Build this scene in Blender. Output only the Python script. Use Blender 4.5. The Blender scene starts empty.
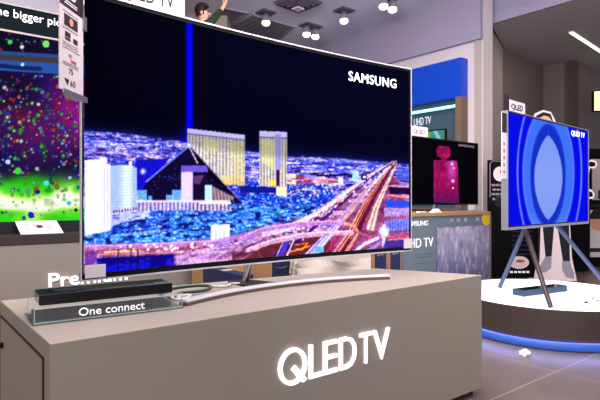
import bpy, bmesh, math, random
import numpy as np
from mathutils import Vector, Matrix
random.seed(7); RNG = np.random.RandomState(11)
C = bpy.context.scene.collection
H, F = 1.05, 520.0                      # eye height (m), focal length for the 600x400 frame
PI = math.pi

# ------------------------------------------------------------------ helpers
def lin(c):
    return tuple(((v/255)/12.92 if v/255 <= .04045 else (((v/255)+.055)/1.055)**2.4) for v in c)

def mat(name, col, rough=.6, metal=0, emit=None, strength=1, var=.06, scale=30, spec=.3, alpha=None, trans=0, bump=0, stretch=None):
    m = bpy.data.materials.new(name); m.use_nodes = True
    nt = m.node_tree; b = nt.nodes['Principled BSDF']
    c = lin(col)
    if var:
        tc = nt.nodes.new('ShaderNodeTexCoord'); mp = nt.nodes.new('ShaderNodeMapping')
        nz = nt.nodes.new('ShaderNodeTexNoise'); nz.inputs['Scale'].default_value = scale
        nz.inputs['Detail'].default_value = 4
        if stretch: mp.inputs['Scale'].default_value = stretch
        mx = nt.nodes.new('ShaderNodeMix'); mx.data_type = 'RGBA'
        mx.inputs[6].default_value = tuple(max(0, v*(1-var)) for v in c)+(1,)
        mx.inputs[7].default_value = tuple(min(1, v*(1+var)) for v in c)+(1,)
        nt.links.new(tc.outputs['Object'], mp.inputs[0]); nt.links.new(mp.outputs[0], nz.inputs['Vector'])
        nt.links.new(nz.outputs['Fac'], mx.inputs[0]); nt.links.new(mx.outputs[2], b.inputs['Base Color'])
        if bump:
            bp = nt.nodes.new('ShaderNodeBump'); bp.inputs['Strength'].default_value = bump
            nt.links.new(nz.outputs['Fac'], bp.inputs['Height']); nt.links.new(bp.outputs[0], b.inputs['Normal'])
    else:
        b.inputs['Base Color'].default_value = c+(1,)
    b.inputs['Roughness'].default_value = rough; b.inputs['Metallic'].default_value = metal
    b.inputs['Specular IOR Level'].default_value = spec
    if emit:
        b.inputs['Emission Color'].default_value = lin(emit)+(1,); b.inputs['Emission Strength'].default_value = strength
    if alpha is not None: b.inputs['Alpha'].default_value = alpha
    if trans: b.inputs['Transmission Weight'].default_value = trans
    return m

def screen_mat(name, strength=1.0, emit=True, rough=.25):
    m = bpy.data.materials.new(name); m.use_nodes = True
    nt = m.node_tree; b = nt.nodes['Principled BSDF']
    at = nt.nodes.new('ShaderNodeAttribute'); at.attribute_name = 'picture'
    if emit:
        b.inputs['Base Color'].default_value = (.0008, .0008, .001, 1)
        nt.links.new(at.outputs['Color'], b.inputs['Emission Color']); b.inputs['Emission Strength'].default_value = strength
        b.inputs['Specular IOR Level'].default_value = 0
    else:
        nt.links.new(at.outputs['Color'], b.inputs['Base Color'])
    b.inputs['Roughness'].default_value = rough
    return m

def link(o, parent=None):
    C.objects.link(o)
    if parent: o.parent = parent
    return o

def obj(name, bm, m, parent=None, loc=None, rotz=0, smooth=False, label=None, kind=None):
    bmesh.ops.recalc_face_normals(bm, faces=bm.faces[:])
    me = bpy.data.meshes.new(name); bm.to_mesh(me); bm.free()
    if smooth:
        for p in me.polygons: p.use_smooth = True
    me.materials.append(m)
    o = bpy.data.objects.new(name, me); link(o, parent)
    if loc: o.location = loc
    o.rotation_euler = (0, 0, rotz)
    if label: o['label'] = label
    if kind: o['kind'] = kind
    return o

def tag(o, label, cat, group=None, kind=None):
    o['label'] = label; o['category'] = cat
    if group: o['group'] = group
    if kind: o['kind'] = kind
    return o

def thing(name, label, cat, loc=(0, 0, 0), rotz=0, group=None):
    o = bpy.data.objects.new(name, None); o.empty_display_size = .1; link(o)
    o.location = loc; o.rotation_euler = (0, 0, rotz)
    return tag(o, label, cat, group)

def struct(name, bm, m, **k):
    return obj(name, bm, m, kind='structure', **k)

def copy_tree(o, parent=None):
    c = o.copy(); C.objects.link(c); c.parent = parent
    for ch in list(o.children): copy_tree(ch, c)
    return c

def B(bm=None): return bm or bmesh.new()

def box(x0, x1, y0, y1, z0, z1, bev=0, bm=None, mtx=None, seg=2):
    bm = B(bm)
    m = Matrix.Translation(((x0+x1)/2, (y0+y1)/2, (z0+z1)/2)) @ Matrix.Diagonal((abs(x1-x0), abs(y1-y0), abs(z1-z0), 1))
    r = bmesh.ops.create_cube(bm, size=1, matrix=m)
    vs = r['verts']
    if bev:
        es = list({e for v in vs for e in v.link_edges})
        rr = bmesh.ops.bevel(bm, geom=es, offset=bev, segments=seg, affect='EDGES', profile=.5)
        vs = list({v for f in rr['faces'] for v in f.verts} | {v for v in vs if v.is_valid})
    if mtx: bmesh.ops.transform(bm, matrix=mtx, verts=vs)
    return bm

def tube(pts, r, seg=10, bm=None, r1=None, cap=True):
    bm = B(bm); pts = [Vector(p) for p in pts]; rings = []
    n = len(pts); up = None
    for i, p in enumerate(pts):
        d = (pts[min(i+1, n-1)]-pts[max(i-1, 0)]).normalized()
        if up is None:
            a = Vector((0, 0, 1)) if abs(d.z) < .9 else Vector((1, 0, 0))
            s = d.cross(a).normalized()
        else:
            s = (up - d*up.dot(d)).normalized()
        up = s; t = d.cross(s)
        rr = r if r1 is None else r+(r1-r)*i/(n-1)
        rings.append([bm.verts.new(p+s*math.cos(2*PI*k/seg)*rr+t*math.sin(2*PI*k/seg)*rr) for k in range(seg)])
    for a, b in zip(rings, rings[1:]):
        for k in range(seg): bm.faces.new((a[k], a[(k+1) % seg], b[(k+1) % seg], b[k]))
    if cap:
        bm.faces.new(rings[0]); bm.faces.new(rings[-1])
    return bm

def lathe(prof, seg=48, bm=None, axis=None):
    bm = B(bm); rings = []
    for r, z in prof:
        if r < 1e-6: rings.append([bm.verts.new((0, 0, z))])
        else: rings.append([bm.verts.new((r*math.cos(2*PI*k/seg), r*math.sin(2*PI*k/seg), z)) for k in range(seg)])
    for a, b in zip(rings, rings[1:]):
        for k in range(seg):
            k2 = (k+1) % seg
            if len(a) == 1 and len(b) > 1: bm.faces.new((a[0], b[k2], b[k]))
            elif len(b) == 1 and len(a) > 1: bm.faces.new((a[k], a[k2], b[0]))
            elif len(a) > 1: bm.faces.new((a[k], a[k2], b[k2], b[k]))
    if axis: bmesh.ops.transform(bm, matrix=axis, verts=bm.verts[:])
    return bm

def prism(pts, z0, z1, bm=None):
    """polygon in XY raised from z0 to z1"""
    bm = B(bm)
    a = [bm.verts.new((x, y, z0)) for x, y in pts]; b = [bm.verts.new((x, y, z1)) for x, y in pts]
    n = len(pts)
    bm.faces.new(a); bm.faces.new(b)
    for i in range(n): bm.faces.new((a[i], a[(i+1) % n], b[(i+1) % n], b[i]))
    return bm

def plate(pts, y0, y1, bm=None):
    """polygon in XZ with thickness along y"""
    bm = B(bm)
    a = [bm.verts.new((x, y0, z)) for x, z in pts]; b = [bm.verts.new((x, y1, z)) for x, z in pts]
    n = len(pts)
    bm.faces.new(a); bm.faces.new(b)
    for i in range(n): bm.faces.new((a[i], a[(i+1) % n], b[(i+1) % n], b[i]))
    return bm

def _cap():
    cu = bpy.data.curves.new('c', 'FONT'); cu.body = 'H'; o = bpy.data.objects.new('c', cu); C.objects.link(o)
    bpy.context.view_layer.update(); me = bpy.data.meshes.new_from_object(o.evaluated_get(bpy.context.evaluated_depsgraph_get()))
    h = max(v.co.y for v in me.vertices); bpy.data.objects.remove(o); bpy.data.meshes.remove(me); return h
CAP = _cap()                              # cap height of the built-in font at size 1

def text(s, x0, x1, z0, z1, y=0, depth=.002, bold=0.0, bm=None, mtx=None, ref=None, spacing=1.0):
    """lettering in the XZ plane facing -y, filling the given box (cap height = z1-z0)"""
    cu = bpy.data.curves.new('lettering', 'FONT'); cu.body = s; cu.extrude = 0; cu.offset = bold; cu.resolution_u = 3
    cu.space_character = spacing
    o = bpy.data.objects.new('lettering', cu); C.objects.link(o)
    bpy.context.view_layer.update()
    me = bpy.data.meshes.new_from_object(o.evaluated_get(bpy.context.evaluated_depsgraph_get()))
    bpy.data.objects.remove(o); bpy.data.curves.remove(cu)
    t = bmesh.new(); t.from_mesh(me); bpy.data.meshes.remove(me)
    xs = [v.co.x for v in t.verts]; a, b = min(xs), max(xs)
    h = CAP+bold if ref is None else ref
    r = bmesh.ops.extrude_face_region(t, geom=t.faces[:])
    ev = [g for g in r['geom'] if isinstance(g, bmesh.types.BMVert)]
    evs = set(ev)
    for v in t.verts:
        x, yy = v.co.x, v.co.y
        v.co = Vector((x0+(x-a)/(b-a)*(x1-x0), y-depth if v in evs else y, z0+yy/h*(z1-z0)))
    if mtx: bmesh.ops.transform(t, matrix=mtx, verts=t.verts[:])
    if bm is None: return t
    me = bpy.data.meshes.new('tmp'); t.to_mesh(me); t.free(); bm.from_mesh(me); bpy.data.meshes.remove(me)
    return bm

def ellipsoid(c, r, bm=None, seg=20):
    bm = B(bm)
    bmesh.ops.create_uvsphere(bm, u_segments=seg, v_segments=seg//2+2, radius=1,
                              matrix=Matrix.Translation(c) @ Matrix.Diagonal((r[0], r[1], r[2], 1)))
    return bm

U = Vector((.7816, .6238, 0)); N = Vector((-.6238, .7816, 0)); RZ = math.atan2(.6238, .7816)
def P(px, py, Y): return Vector(((px-300)/F*Y, Y, H-(py-200)/F*Y))
def G(px, py, z):
    Y = F*(H-z)/(py-200); return Vector(((px-300)/F*Y, Y, z))
def along(p0, d, px):      # distance along a wall line at which it is seen at this column
    k = (px-300)/F; return (k*p0[1]-p0[0])/(d[0]-k*d[1])
def zat(p0, d, px, py):
    s = along(p0, d, px); return H-(py-200)/F*(p0[1]+d[1]*s)

# ------------------------------------------------------------------ pictures shown on the screens
class Canvas:
    def __init__(s, x0, y0, x1, y1, sc=2, col=(0, 0, 0)):
        s.x0, s.y0, s.sc = x0, y0, sc
        s.w, s.h = int((x1-x0)*sc), int((y1-y0)*sc)
        s.im = np.zeros((s.h, s.w, 3)); s.im[:] = col
        yy, xx = np.mgrid[0:s.h, 0:s.w]; s.X = x0+(xx+.5)/sc; s.Y = y0+(yy+.5)/sc
    def blend(s, a, col):
        a = np.clip(a, 0, 1)[..., None]; s.im = s.im*(1-a)+np.asarray(col, float)*a
    def pmask(s, pts):
        m = np.zeros((s.h, s.w), bool); n = len(pts)
        for i in range(n):
            (xa, ya), (xb, yb) = pts[i], pts[(i+1) % n]
            if ya == yb: continue
            c = ((ya > s.Y) != (yb > s.Y)) & (s.X < (xb-xa)*(s.Y-ya)/(yb-ya)+xa); m ^= c
        return m.astype(float)
    def poly(s, pts, col, a=1): s.blend(s.pmask(pts)*a, col)
    def line(s, pts, w, col, a=1):
        d = np.full((s.h, s.w), 1e9)
        for (xa, ya), (xb, yb) in zip(pts, pts[1:]):
            L = (xb-xa)**2+(yb-ya)**2+1e-9
            t = np.clip(((s.X-xa)*(xb-xa)+(s.Y-ya)*(yb-ya))/L, 0, 1)
            d = np.minimum(d, np.hypot(s.X-xa-t*(xb-xa), s.Y-ya-t*(yb-ya)))
        s.blend(np.clip((w/2-d)+.5, 0, 1)*a, col)
    def dot(s, x, y, r, col, a=1, soft=.8):
        i0, i1 = int((x-r-2-s.x0)*s.sc), int((x+r+2-s.x0)*s.sc)+1; j0, j1 = int((y-r-2-s.y0)*s.sc), int((y+r+2-s.y0)*s.sc)+1
        i0, j0 = max(i0, 0), max(j0, 0); i1, j1 = min(i1, s.w), min(j1, s.h)
        if i1 <= i0 or j1 <= j0: return
        d = np.hypot(s.X[j0:j1, i0:i1]-x, s.Y[j0:j1, i0:i1]-y)
        m = (np.clip((r-d)/soft+.5, 0, 1)*a)[..., None]
        s.im[j0:j1, i0:i1] = s.im[j0:j1, i0:i1]*(1-m)+np.asarray(col, float)*m
    def noise(s, cx, cy, shear=0):
        X = s.X-s.x0; Yv = s.Y-s.y0+shear*X+600
        gx, gy = X/cx, Yv/cy
        g = RNG.rand(int(gy.max())+3, int(gx.max())+3)
        ix, iy = gx.astype(int), gy.astype(int); fx, fy = gx-ix, gy-iy
        fx = fx*fx*(3-2*fx); fy = fy*fy*(3-2*fy)
        return (g[iy, ix]*(1-fx)+g[iy, ix+1]*fx)*(1-fy)+(g[iy+1, ix]*(1-fx)+g[iy+1, ix+1]*fx)*fy
    def blur(s, n=1):
        for _ in range(n):
            a = np.pad(s.im, ((1, 1), (1, 1), (0, 0)), 'edge')
            s.im = (a[:-2, 1:-1]+a[2:, 1:-1]+a[1:-1, :-2]+a[1:-1, 2:]+2*a[1:-1, 1:-1])/6
    def taper(s, pts, w0, w1, col, a=1):
        pts = [np.array(p, float) for p in pts]; L, Rr = [], []; n = len(pts)
        for i, p in enumerate(pts):
            d = pts[min(i+1, n-1)]-pts[max(i-1, 0)]; d /= np.hypot(*d)+1e-9; q = np.array([-d[1], d[0]])*(w0+(w1-w0)*i/(n-1))/2
            L.append(tuple(p+q)); Rr.append(tuple(p-q))
        s.poly(L+Rr[::-1], col, a)
    def sample(s, px, py):
        i = np.clip(((px-s.x0)*s.sc).astype(int), 0, s.w-1); j = np.clip(((py-s.y0)*s.sc).astype(int), 0, s.h-1)
        return s.im[j, i]

def srgb_lin(a):
    a = np.clip(a/255, 0, 1); return np.where(a <= .04045, a/12.92, ((a+.055)/1.055)**2.4)

def picture(name, cv, m, parent, w, h, org, rot, nx, nz, bow=0, y=0, z0=0, x0=0):
    """a display face on a grid of w x h metres, bowed by `bow`, carrying the picture as vertex colours"""
    sx = np.linspace(0, 1, nx); sz = np.linspace(0, 1, nz)
    S, T = np.meshgrid(sx, sz); lx = x0+S*w; ly = y+bow*(1-(2*S-1)**2); lz = z0+T*h
    co = np.stack([lx, ly, lz], -1).reshape(-1, 3)
    c, s_ = math.cos(rot), math.sin(rot)
    wx = org[0]+co[:, 0]*c-co[:, 1]*s_; wy = org[1]+co[:, 0]*s_+co[:, 1]*c; wz = org[2]+co[:, 2]
    col = srgb_lin(cv.sample(300+F*wx/wy, 200-F*(wz-H)/wy))
    idx = np.arange(nx*nz).reshape(nz, nx)
    f = np.stack([idx[:-1, :-1], idx[:-1, 1:], idx[1:, 1:], idx[1:, :-1]], -1).reshape(-1, 4)
    me = bpy.data.meshes.new(name)
    me.vertices.add(len(co)); me.vertices.foreach_set('co', co.ravel())
    me.loops.add(f.size); me.loops.foreach_set('vertex_index', f.ravel().astype(np.int32))
    me.polygons.add(len(f)); me.polygons.foreach_set('loop_start', (np.arange(len(f))*4).astype(np.int32))
    me.update(calc_edges=True)
    at = me.color_attributes.new('picture', 'FLOAT_COLOR', 'POINT')
    at.data.foreach_set('color', np.concatenate([col, np.ones((len(col), 1))], 1).ravel())
    me.materials.append(m)
    o = bpy.data.objects.new(name, me); return link(o, parent)

# ------------------------------------------------------------------ materials
M = dict(
 lam=mat('taupe_laminate', (150, 139, 127), .5, var=.03, scale=6, stretch=(1, 1, 6)),
 lam2=mat('taupe_base_panel', (122, 113, 106), .55, var=.03, scale=8),
 gap=mat('dark_joint', (40, 32, 34), .8),
 plinthdark=mat('dark_plinth', (52, 43, 42), .6, spec=.1),
 white=mat('white_paint', (225, 220, 222), .6, var=.02),
 chrome=mat('brushed_steel', (205, 205, 212), .25, 1, var=.03, scale=80),
 maroonboard=mat('dark_brown_board', (30, 22, 22), .7, spec=.05), legblue=mat('blue_grey_leg_metal', (84, 92, 124), .4, .4), legbrown=mat('brown_grey_leg_metal', (66, 52, 55), .45, .3),
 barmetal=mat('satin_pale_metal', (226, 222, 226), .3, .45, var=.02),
 alum=mat('pale_aluminium', (190, 190, 205), .3, .8, var=.02),
 black=mat('black_plastic', (8, 8, 10), .5, var=.1, spec=.15),
 gloss=mat('gloss_black', (7, 6, 8), .08, var=.1, spec=.6),
 darkgrey=mat('dark_grey_plastic', (28, 28, 32), .5, spec=.15),
 acryl=mat('clear_acrylic', (235, 240, 240), .03, var=0, trans=.0, alpha=.05, spec=.5),
 acryledge=mat('green_tinted_acrylic_edge', (105, 118, 112), .1, var=0, alpha=.5),
 glow=mat('lit_white_letters', (255, 255, 255), .4, emit=(255, 253, 255), strength=1.1, var=0),
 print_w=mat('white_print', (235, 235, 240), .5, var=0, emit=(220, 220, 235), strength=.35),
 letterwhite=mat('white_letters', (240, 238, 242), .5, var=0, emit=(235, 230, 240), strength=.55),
 card=mat('white_card', (222, 208, 212), .5, var=.02),
 ink=mat('dark_ink', (45, 32, 40), .6), greyink=mat('grey_ink', (150, 130, 140), .6),
 maroon=mat('dark_header_ink', (40, 24, 34), .5), redink=mat('red_ink', (190, 80, 90), .6), skinink=mat('orange_ink', (220, 150, 130), .6),
 lilac=mat('lilac_lit_ceiling_paint', (226, 224, 240), .8, var=.02, scale=3),  # slight lilac of the light put into the ceiling colour
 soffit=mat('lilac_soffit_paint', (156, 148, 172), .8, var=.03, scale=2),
 wallw=mat('pale_pink_wall_paint', (214, 202, 202), .8, var=.03, scale=2),
 beige=mat('beige_wall_paint', (180, 166, 148), .8, var=.03, scale=2),
 colm=mat('taupe_wall_paint', (170, 156, 150), .8, var=.04, scale=2),
 taupe=mat('dark_taupe_wall_panel', (108, 97, 92), .75, var=.05, scale=2),
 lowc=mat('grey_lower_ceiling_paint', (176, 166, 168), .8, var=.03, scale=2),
 blackw=mat('black_board', (12, 10, 12), .7, var=.2, spec=.08),
 blue=mat('blue_header_panel', (20, 62, 170), .3, var=.05, emit=(12, 60, 175), strength=.4),
 teal=mat('teal_grey_panel', (70, 88, 104), .5, var=.1),
 brown=mat('cardboard_brown', (160, 120, 82), .8, var=.08, scale=20),
 wood=mat('brown_wood_panel', (120, 98, 84), .6, var=.08, scale=10),
 navy=mat('navy_printed_cardboard', (30, 34, 72), .6, var=.1),
 uhd=mat('slate_blue_panel', (98, 108, 118), .5, var=.04),
 bag=mat('white_plastic_bag', (196, 184, 172), .45, var=.04, scale=12, bump=.3),
 podium=mat('podium_dark_brown', (62, 50, 48), .4, var=.05),
 discglow=mat('lit_white_podium_top', (240, 250, 255), .3, emit=(240, 252, 255), strength=1.0, var=0),
 ring=mat('blue_led_ring', (40, 60, 120), .5, emit=(50, 92, 190), strength=.8, var=0),
 strip=mat('cyan_led_strip', (200, 255, 255), .4, emit=(130, 235, 240), strength=1.3, var=0),
 warm=mat('warm_led_strip', (255, 250, 240), .4, emit=(255, 250, 232), strength=2.5, var=0),
 bulb=mat('warm_spot_lamp', (255, 240, 220), .4, emit=(255, 238, 214), strength=5, var=0),
 hair=mat('dark_brown_hair', (38, 26, 22), .7, var=.3, scale=60), skin=mat('skin', (222, 168, 142), .6, var=.04),
 green=mat('dark_green_cloth', (36, 48, 36), .9, var=.15), trouser=mat('dark_work_trousers', (40, 42, 50), .9, var=.1),
 denim=mat('black_jeans_print', (28, 28, 38), .8, var=.15), shoe=mat('grey_shoe_print', (150, 146, 156), .8, var=.2, scale=60),
 tshirt=mat('white_shirt_print', (200, 195, 200), .8),
 outline=mat('white_cardboard_standee', (235, 215, 218), .6, var=.02),
 greencable=mat('green_cable_sleeve', (70, 96, 78), .5), clearcable=mat('pale_cable', (225, 220, 218), .4, var=0),
 yellow=mat('yellow_print', (215, 170, 40), .6), paper=mat('crumpled_white_paper', (240, 240, 250), .7, var=0),
 grille=mat('grey_grille', (140, 135, 146), .7, var=.05), slot=mat('dark_slot', (98, 86, 98), .8),
 boxblue=mat('dark_teal_glossy_box', (34, 60, 84), .15, var=.1), ladderm=mat('ladder_aluminium', (170, 172, 178), .35, .7),
)

# floor with pale joints between large square tiles
def floor_mat():
    m = bpy.data.materials.new('brown_stone_tiles'); m.use_nodes = True; nt = m.node_tree; b = nt.nodes['Principled BSDF']
    tc = nt.nodes.new('ShaderNodeTexCoord'); mp = nt.nodes.new('ShaderNodeMapping'); mp.vector_type = 'POINT'
    mp.inputs['Rotation'].default_value = (0, 0, -RZ)
    mp.inputs['Location'].default_value = (-3.21+.8, -1.51+.8, 0)
    br = nt.nodes.new('ShaderNodeTexBrick'); br.offset = 0; br.inputs['Scale'].default_value = 1
    br.inputs['Brick Width'].default_value = .8; br.inputs['Row Height'].default_value = .8; br.inputs['Mortar Size'].default_value = .005
    br.inputs['Mortar Smooth'].default_value = .3
    br.inputs['Color1'].default_value = lin((112, 98, 88))+(1,); br.inputs['Color2'].default_value = lin((106, 92, 84))+(1,)
    br.inputs['Mortar'].default_value = lin((160, 146, 136))+(1,)
    nz = nt.nodes.new('ShaderNodeTexNoise'); nz.inputs['Scale'].default_value = 5; nz.inputs['Detail'].default_value = 6
    mx = nt.nodes.new('ShaderNodeMix'); mx.data_type = 'RGBA'; mx.blend_type = 'MULTIPLY'; mx.inputs[0].default_value = .35
    L = nt.links.new
    L(tc.outputs['Object'], mp.inputs[0]); L(mp.outputs[0], br.inputs['Vector']); L(mp.outputs[0], nz.inputs['Vector'])
    L(br.outputs['Color'], mx.inputs[6]); L(nz.outputs['Fac'], mx.inputs[7]); L(mx.outputs[2], b.inputs['Base Color'])
    b.inputs['Roughness'].default_value = .32
    return m

# ------------------------------------------------------------------ room shell
CZ, LZ = 4.11, 3.69
Cw = Vector((2.64, 7.5, 0))
struct('floor', prism([(-9, -3), (10, -3), (10, 17), (-9, 17)], -.1, 0), floor_mat())
struct('ceiling', prism([(-9, -3), (10, -3), (10, 17), (-9, 17)], CZ, CZ+.15), M['lilac'])
struct('wall_back', box(-9, 10, 13.6, 13.8, 0, CZ), M['beige'])
struct('wall_left', box(-6.2, -6.0, -3, 13.6, 0, CZ), M['colm'])
# wall carrying the lit header, receding to the left; and the taupe return with the shop beyond
def wallstrip(p, q, th, z0, z1):
    d = (q-p).normalized(); n = Vector((-d.y, d.x, 0))
    return prism([(v.x, v.y) for v in (p, q, q+n*th, p+n*th)], z0, z1)
struct('wall_right', wallstrip(Cw+N*6.5, Cw, .25, 0, CZ), M['wallw'])
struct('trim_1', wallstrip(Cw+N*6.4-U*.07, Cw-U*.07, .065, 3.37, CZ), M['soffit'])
P0 = Vector((3.51, 9.0, 0)); P1 = Vector((4.79, 10.24, 0)); P2 = Vector((5.19, 9.8, 0)); P3 = Vector((6.18, 10.7, 0))
cface = (P0-Cw)
struct('wall_column', wallstrip(Cw+cface*.004, P0, .12, 0, CZ), M['colm'])
struct('wall_niche', wallstrip(P0+Vector((.01, .01, 0)), P1, .2, 0, CZ), M['taupe'])
struct('wall_return', wallstrip(P1, P2, .2, 0, CZ), M['taupe'])
struct('wall_far', wallstrip(P2, P2+(P3-P2)*4, .2, 0, CZ), M['taupe'])
# lower ceiling and its pale edge
E0 = Vector((2.865, 7.84, 0)); 
lowpts = [E0, E0-N*9, Vector((12, 4, 0)), Vector((12, 14.5, 0)), P0+Vector((0, 4, 0)), P0]
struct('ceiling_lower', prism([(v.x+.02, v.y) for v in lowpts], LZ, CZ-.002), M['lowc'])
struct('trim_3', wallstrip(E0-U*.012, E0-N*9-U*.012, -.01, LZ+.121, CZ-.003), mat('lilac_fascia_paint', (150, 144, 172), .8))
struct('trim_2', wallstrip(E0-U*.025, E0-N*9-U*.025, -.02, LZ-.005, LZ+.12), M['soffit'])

# ------------------------------------------------------------------ display counter
A = Vector((-.705, 1.466, 0)); CT = .644; CLEN, CDEP = 2.162, .81
counter = thing('display_counter', 'long taupe laminate display counter under the big curved television', 'counter', A, RZ)
# outline in local coordinates (right end is cut on a slant)
CB = G(373.6, 268.3, CT)-A; CB.z = 0; cbx, cby = CB.dot(U), CB.dot(N)
cpts = [(0, 0), (CLEN, 0), (cbx, cby), (0, CDEP)]
bm = prism(cpts, .035, CT)
bmesh.ops.bevel(bm, geom=bm.edges[:], offset=.002, segments=1, affect='EDGES')
obj('body', bm, M['lam'], counter)
kp = [(.03, .03), (CLEN-.04, .03), (cbx-.05, cby-.03), (.03, CDEP-.05)]
obj('kick_board', prism(kp, 0, .036), M['plinthdark'], counter, label='dark recessed kick board')
door = obj('door', box(-.004, .006, .074, .775, .06, .584, .001), M['lam'], counter)
dg = bmesh.new()
for y0, y1, z0, z1 in ((.068, .074, .05, .59), (.775, .781, .05, .59), (.068, .781, .584, .59), (.068, .781, .05, .06)):
    box(-.0045, .004, y0, y1, z0, z1, bm=dg)
obj('door_gap', dg, M['gap'], door, label='thin dark joint line')
obj('lock', lathe([(0, 0), (.012, 0), (.012, .008), (.008, .011), (0, .011)], 20, axis=Matrix.Translation((-.004, .72, .484)) @ Matrix.Rotation(-PI/2, 4, 'Y')), M['black'], door, label='small round black lock')
ls = [('L', 308.2, 321.6), ('E', 322.6, 336.3), ('D', 338.6, 355.0), ('T', 358.9, 370.6), ('V', 372.2, 388.4)]
lzb, lzt = .3435, .4775
for ch, a, b in ls:
    t = text(ch, along(A, U, a), along(A, U, b), lzb, lzt, y=-.0, depth=.012, bold=-.004)
    obj('letter', t, M['glow'], counter, label='glowing white letter ' + ch)
qa_, qb_ = along(A, U, 277.6), along(A, U, 305.4); qc = (qa_+qb_)/2; qr = (qb_-qa_)/2; qz = (lzb+lzt)/2; qh = (lzt-lzb)/2+.004; sw = .015
bm = bmesh.new(); rings = []
for k in range(48):
    c_, s_ = math.cos(2*PI*k/48), math.sin(2*PI*k/48)
    rings.append([bm.verts.new((qc+c_*(qr-d_), y_, qz+s_*(qh-d_))) for d_, y_ in ((0, 0), (0, -.012), (sw, -.012), (sw, 0))])
for k in range(48):
    r0, r1 = rings[k], rings[(k+1) % 48]
    for m_ in range(4): bm.faces.new((r0[m_], r0[(m_+1) % 4], r1[(m_+1) % 4], r1[m_]))
plate([(qc-.006, qz-.012), (qc+.012, qz+.002), (qc+qr*1.0, qz-qh*.86), (qc+qr*.70, qz-qh*1.0)], -.012, 0, bm=bm)
obj('letter', bm, M['glow'], counter, label='glowing white letter Q')

# ------------------------------------------------------------------ curved television
W, HT, BOW = 1.828, 1.044, .05
TL = Vector((-.789, 1.876, .761))
tv = thing('curved_television', 'huge curved television showing a blue night city, on the taupe counter', 'television', (TL.x, TL.y, CT), RZ)
torg = TL
cv = Canvas(78, -25, 418, 290, 2, (2, 1, 26))
X, Y = cv.X, cv.Y
hx = [78, 125, 190, 240, 287, 340, 418]; hy = [130, 133, 142, 150, 155, 158, 165]
yh = np.interp(X, hx, hy)
cv.im[:] = np.stack([1+0*X, 1+0*X, 12+14*np.clip((X-80)/200, 0, 1)], -1)
cv.blend(np.exp(-np.clip(yh-Y, 0, 99)/3.5)*.6*(Y <= yh), (26, 30, 150))
bg = np.clip((Y-yh)*1.2, 0, 1)
n1 = cv.noise(4, 1.3, -.06); n2 = cv.noise(1.6, 1.1); n3 = cv.noise(22, 5, -.05); n4 = cv.noise(7, 2.2, -.06)
cv.blend(bg, (32, 30, 135))
cv.blend(bg*np.clip(n3*2-.5, 0, 1), (70, 85, 215))
cv.blend(bg*np.clip(n1*3-1.5, 0, 1)*.8, (130, 140, 235))
cv.blend(bg*np.clip(n2*4-2.6, 0, 1)*.9, (215, 205, 250))
cv.blend(bg*np.clip(n4*4-2.5, 0, 1)*.5, (28, 10, 78))
pk = np.exp(-((Y-yh-20)/5)**2)
cv.blend(bg*pk*np.clip(n1*2-.3, 0, 1)*.6, (215, 185, 235))
cv.blend(bg*pk*np.clip(n4*4-2.2, 0, 1)*.7, (70, 25, 90))
# cyan mid ground
mid = np.clip((Y-203)/4, 0, 1)*np.clip((248-Y)/5, 0, 1)*np.clip((330-X)/25, 0, 1)
cv.blend(mid*.9, (40, 92, 200))
cv.blend(mid*np.clip(n1*3-1.2, 0, 1)*.8, (90, 150, 235))
cv.blend(mid*np.clip(n2*4-2.3, 0, 1)*.75, (175, 215, 250))
cv.blend(mid*np.clip(cv.noise(6, 3)*4-2.3, 0, 1)*.85, (10, 14, 90))
cv.blend(mid*np.clip(cv.noise(9, 4)*4-2.9, 0, 1)*.6, (20, 140, 160))
m2 = np.clip((Y-182)/4, 0, 1)*np.clip((206-Y)/4, 0, 1)*np.clip((X-236)/6, 0, 1)*np.clip((340-X)/14, 0, 1)
cv.blend(m2*.85, (28, 56, 175)); cv.blend(m2*np.clip(n2*4-2.1, 0, 1)*.8, (120, 190, 245)); cv.blend(m2*np.clip(n1*4-2.6, 0, 1)*.6, (12, 14, 95))
# lower ground: roads
yb = np.interp(X, [78, 170, 240, 262, 310, 345, 418], [244, 242, 233, 226, 214, 190, 166])
low = np.clip((Y-yb)/2.5, 0, 1)
cv.blend(low, (128, 84, 124))
cv.blend(low*np.clip(cv.noise(20, 3, .06)*3-1.2, 0, 1)*.8, (196, 150, 190))
cv.blend(low*np.clip(cv.noise(14, 3.5, .1)*3-1.7, 0, 1)*.8, (70, 28, 70))
cv.blend(low*np.clip(n2*4-2.7, 0, 1)*.6, (235, 195, 205))
# far dark gap and flat roofs
cv.poly([(287, 169), (338, 174), (352, 172), (352, 177), (338, 178), (287, 173)], (22, 12, 90))
cv.poly([(287, 174), (296, 174), (296, 184), (287, 184)], (225, 185, 170))
cv.poly([(296, 175), (314, 177), (314, 184), (296, 184)], (150, 70, 110))
cv.poly([(314, 177), (338, 178), (343, 184), (314, 184)], (190, 130, 150)); cv.poly([(338, 176), (343, 178), (343, 185), (339, 184)], (235, 215, 230))
for k in range(90):
    x, y = random.uniform(287, 345), random.uniform(184, 196); cv.dot(x, y, random.uniform(.6, 1.3), random.choice([(235, 180, 160), (210, 225, 250), (60, 30, 110), (240, 150, 110)]), .8)
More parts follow.
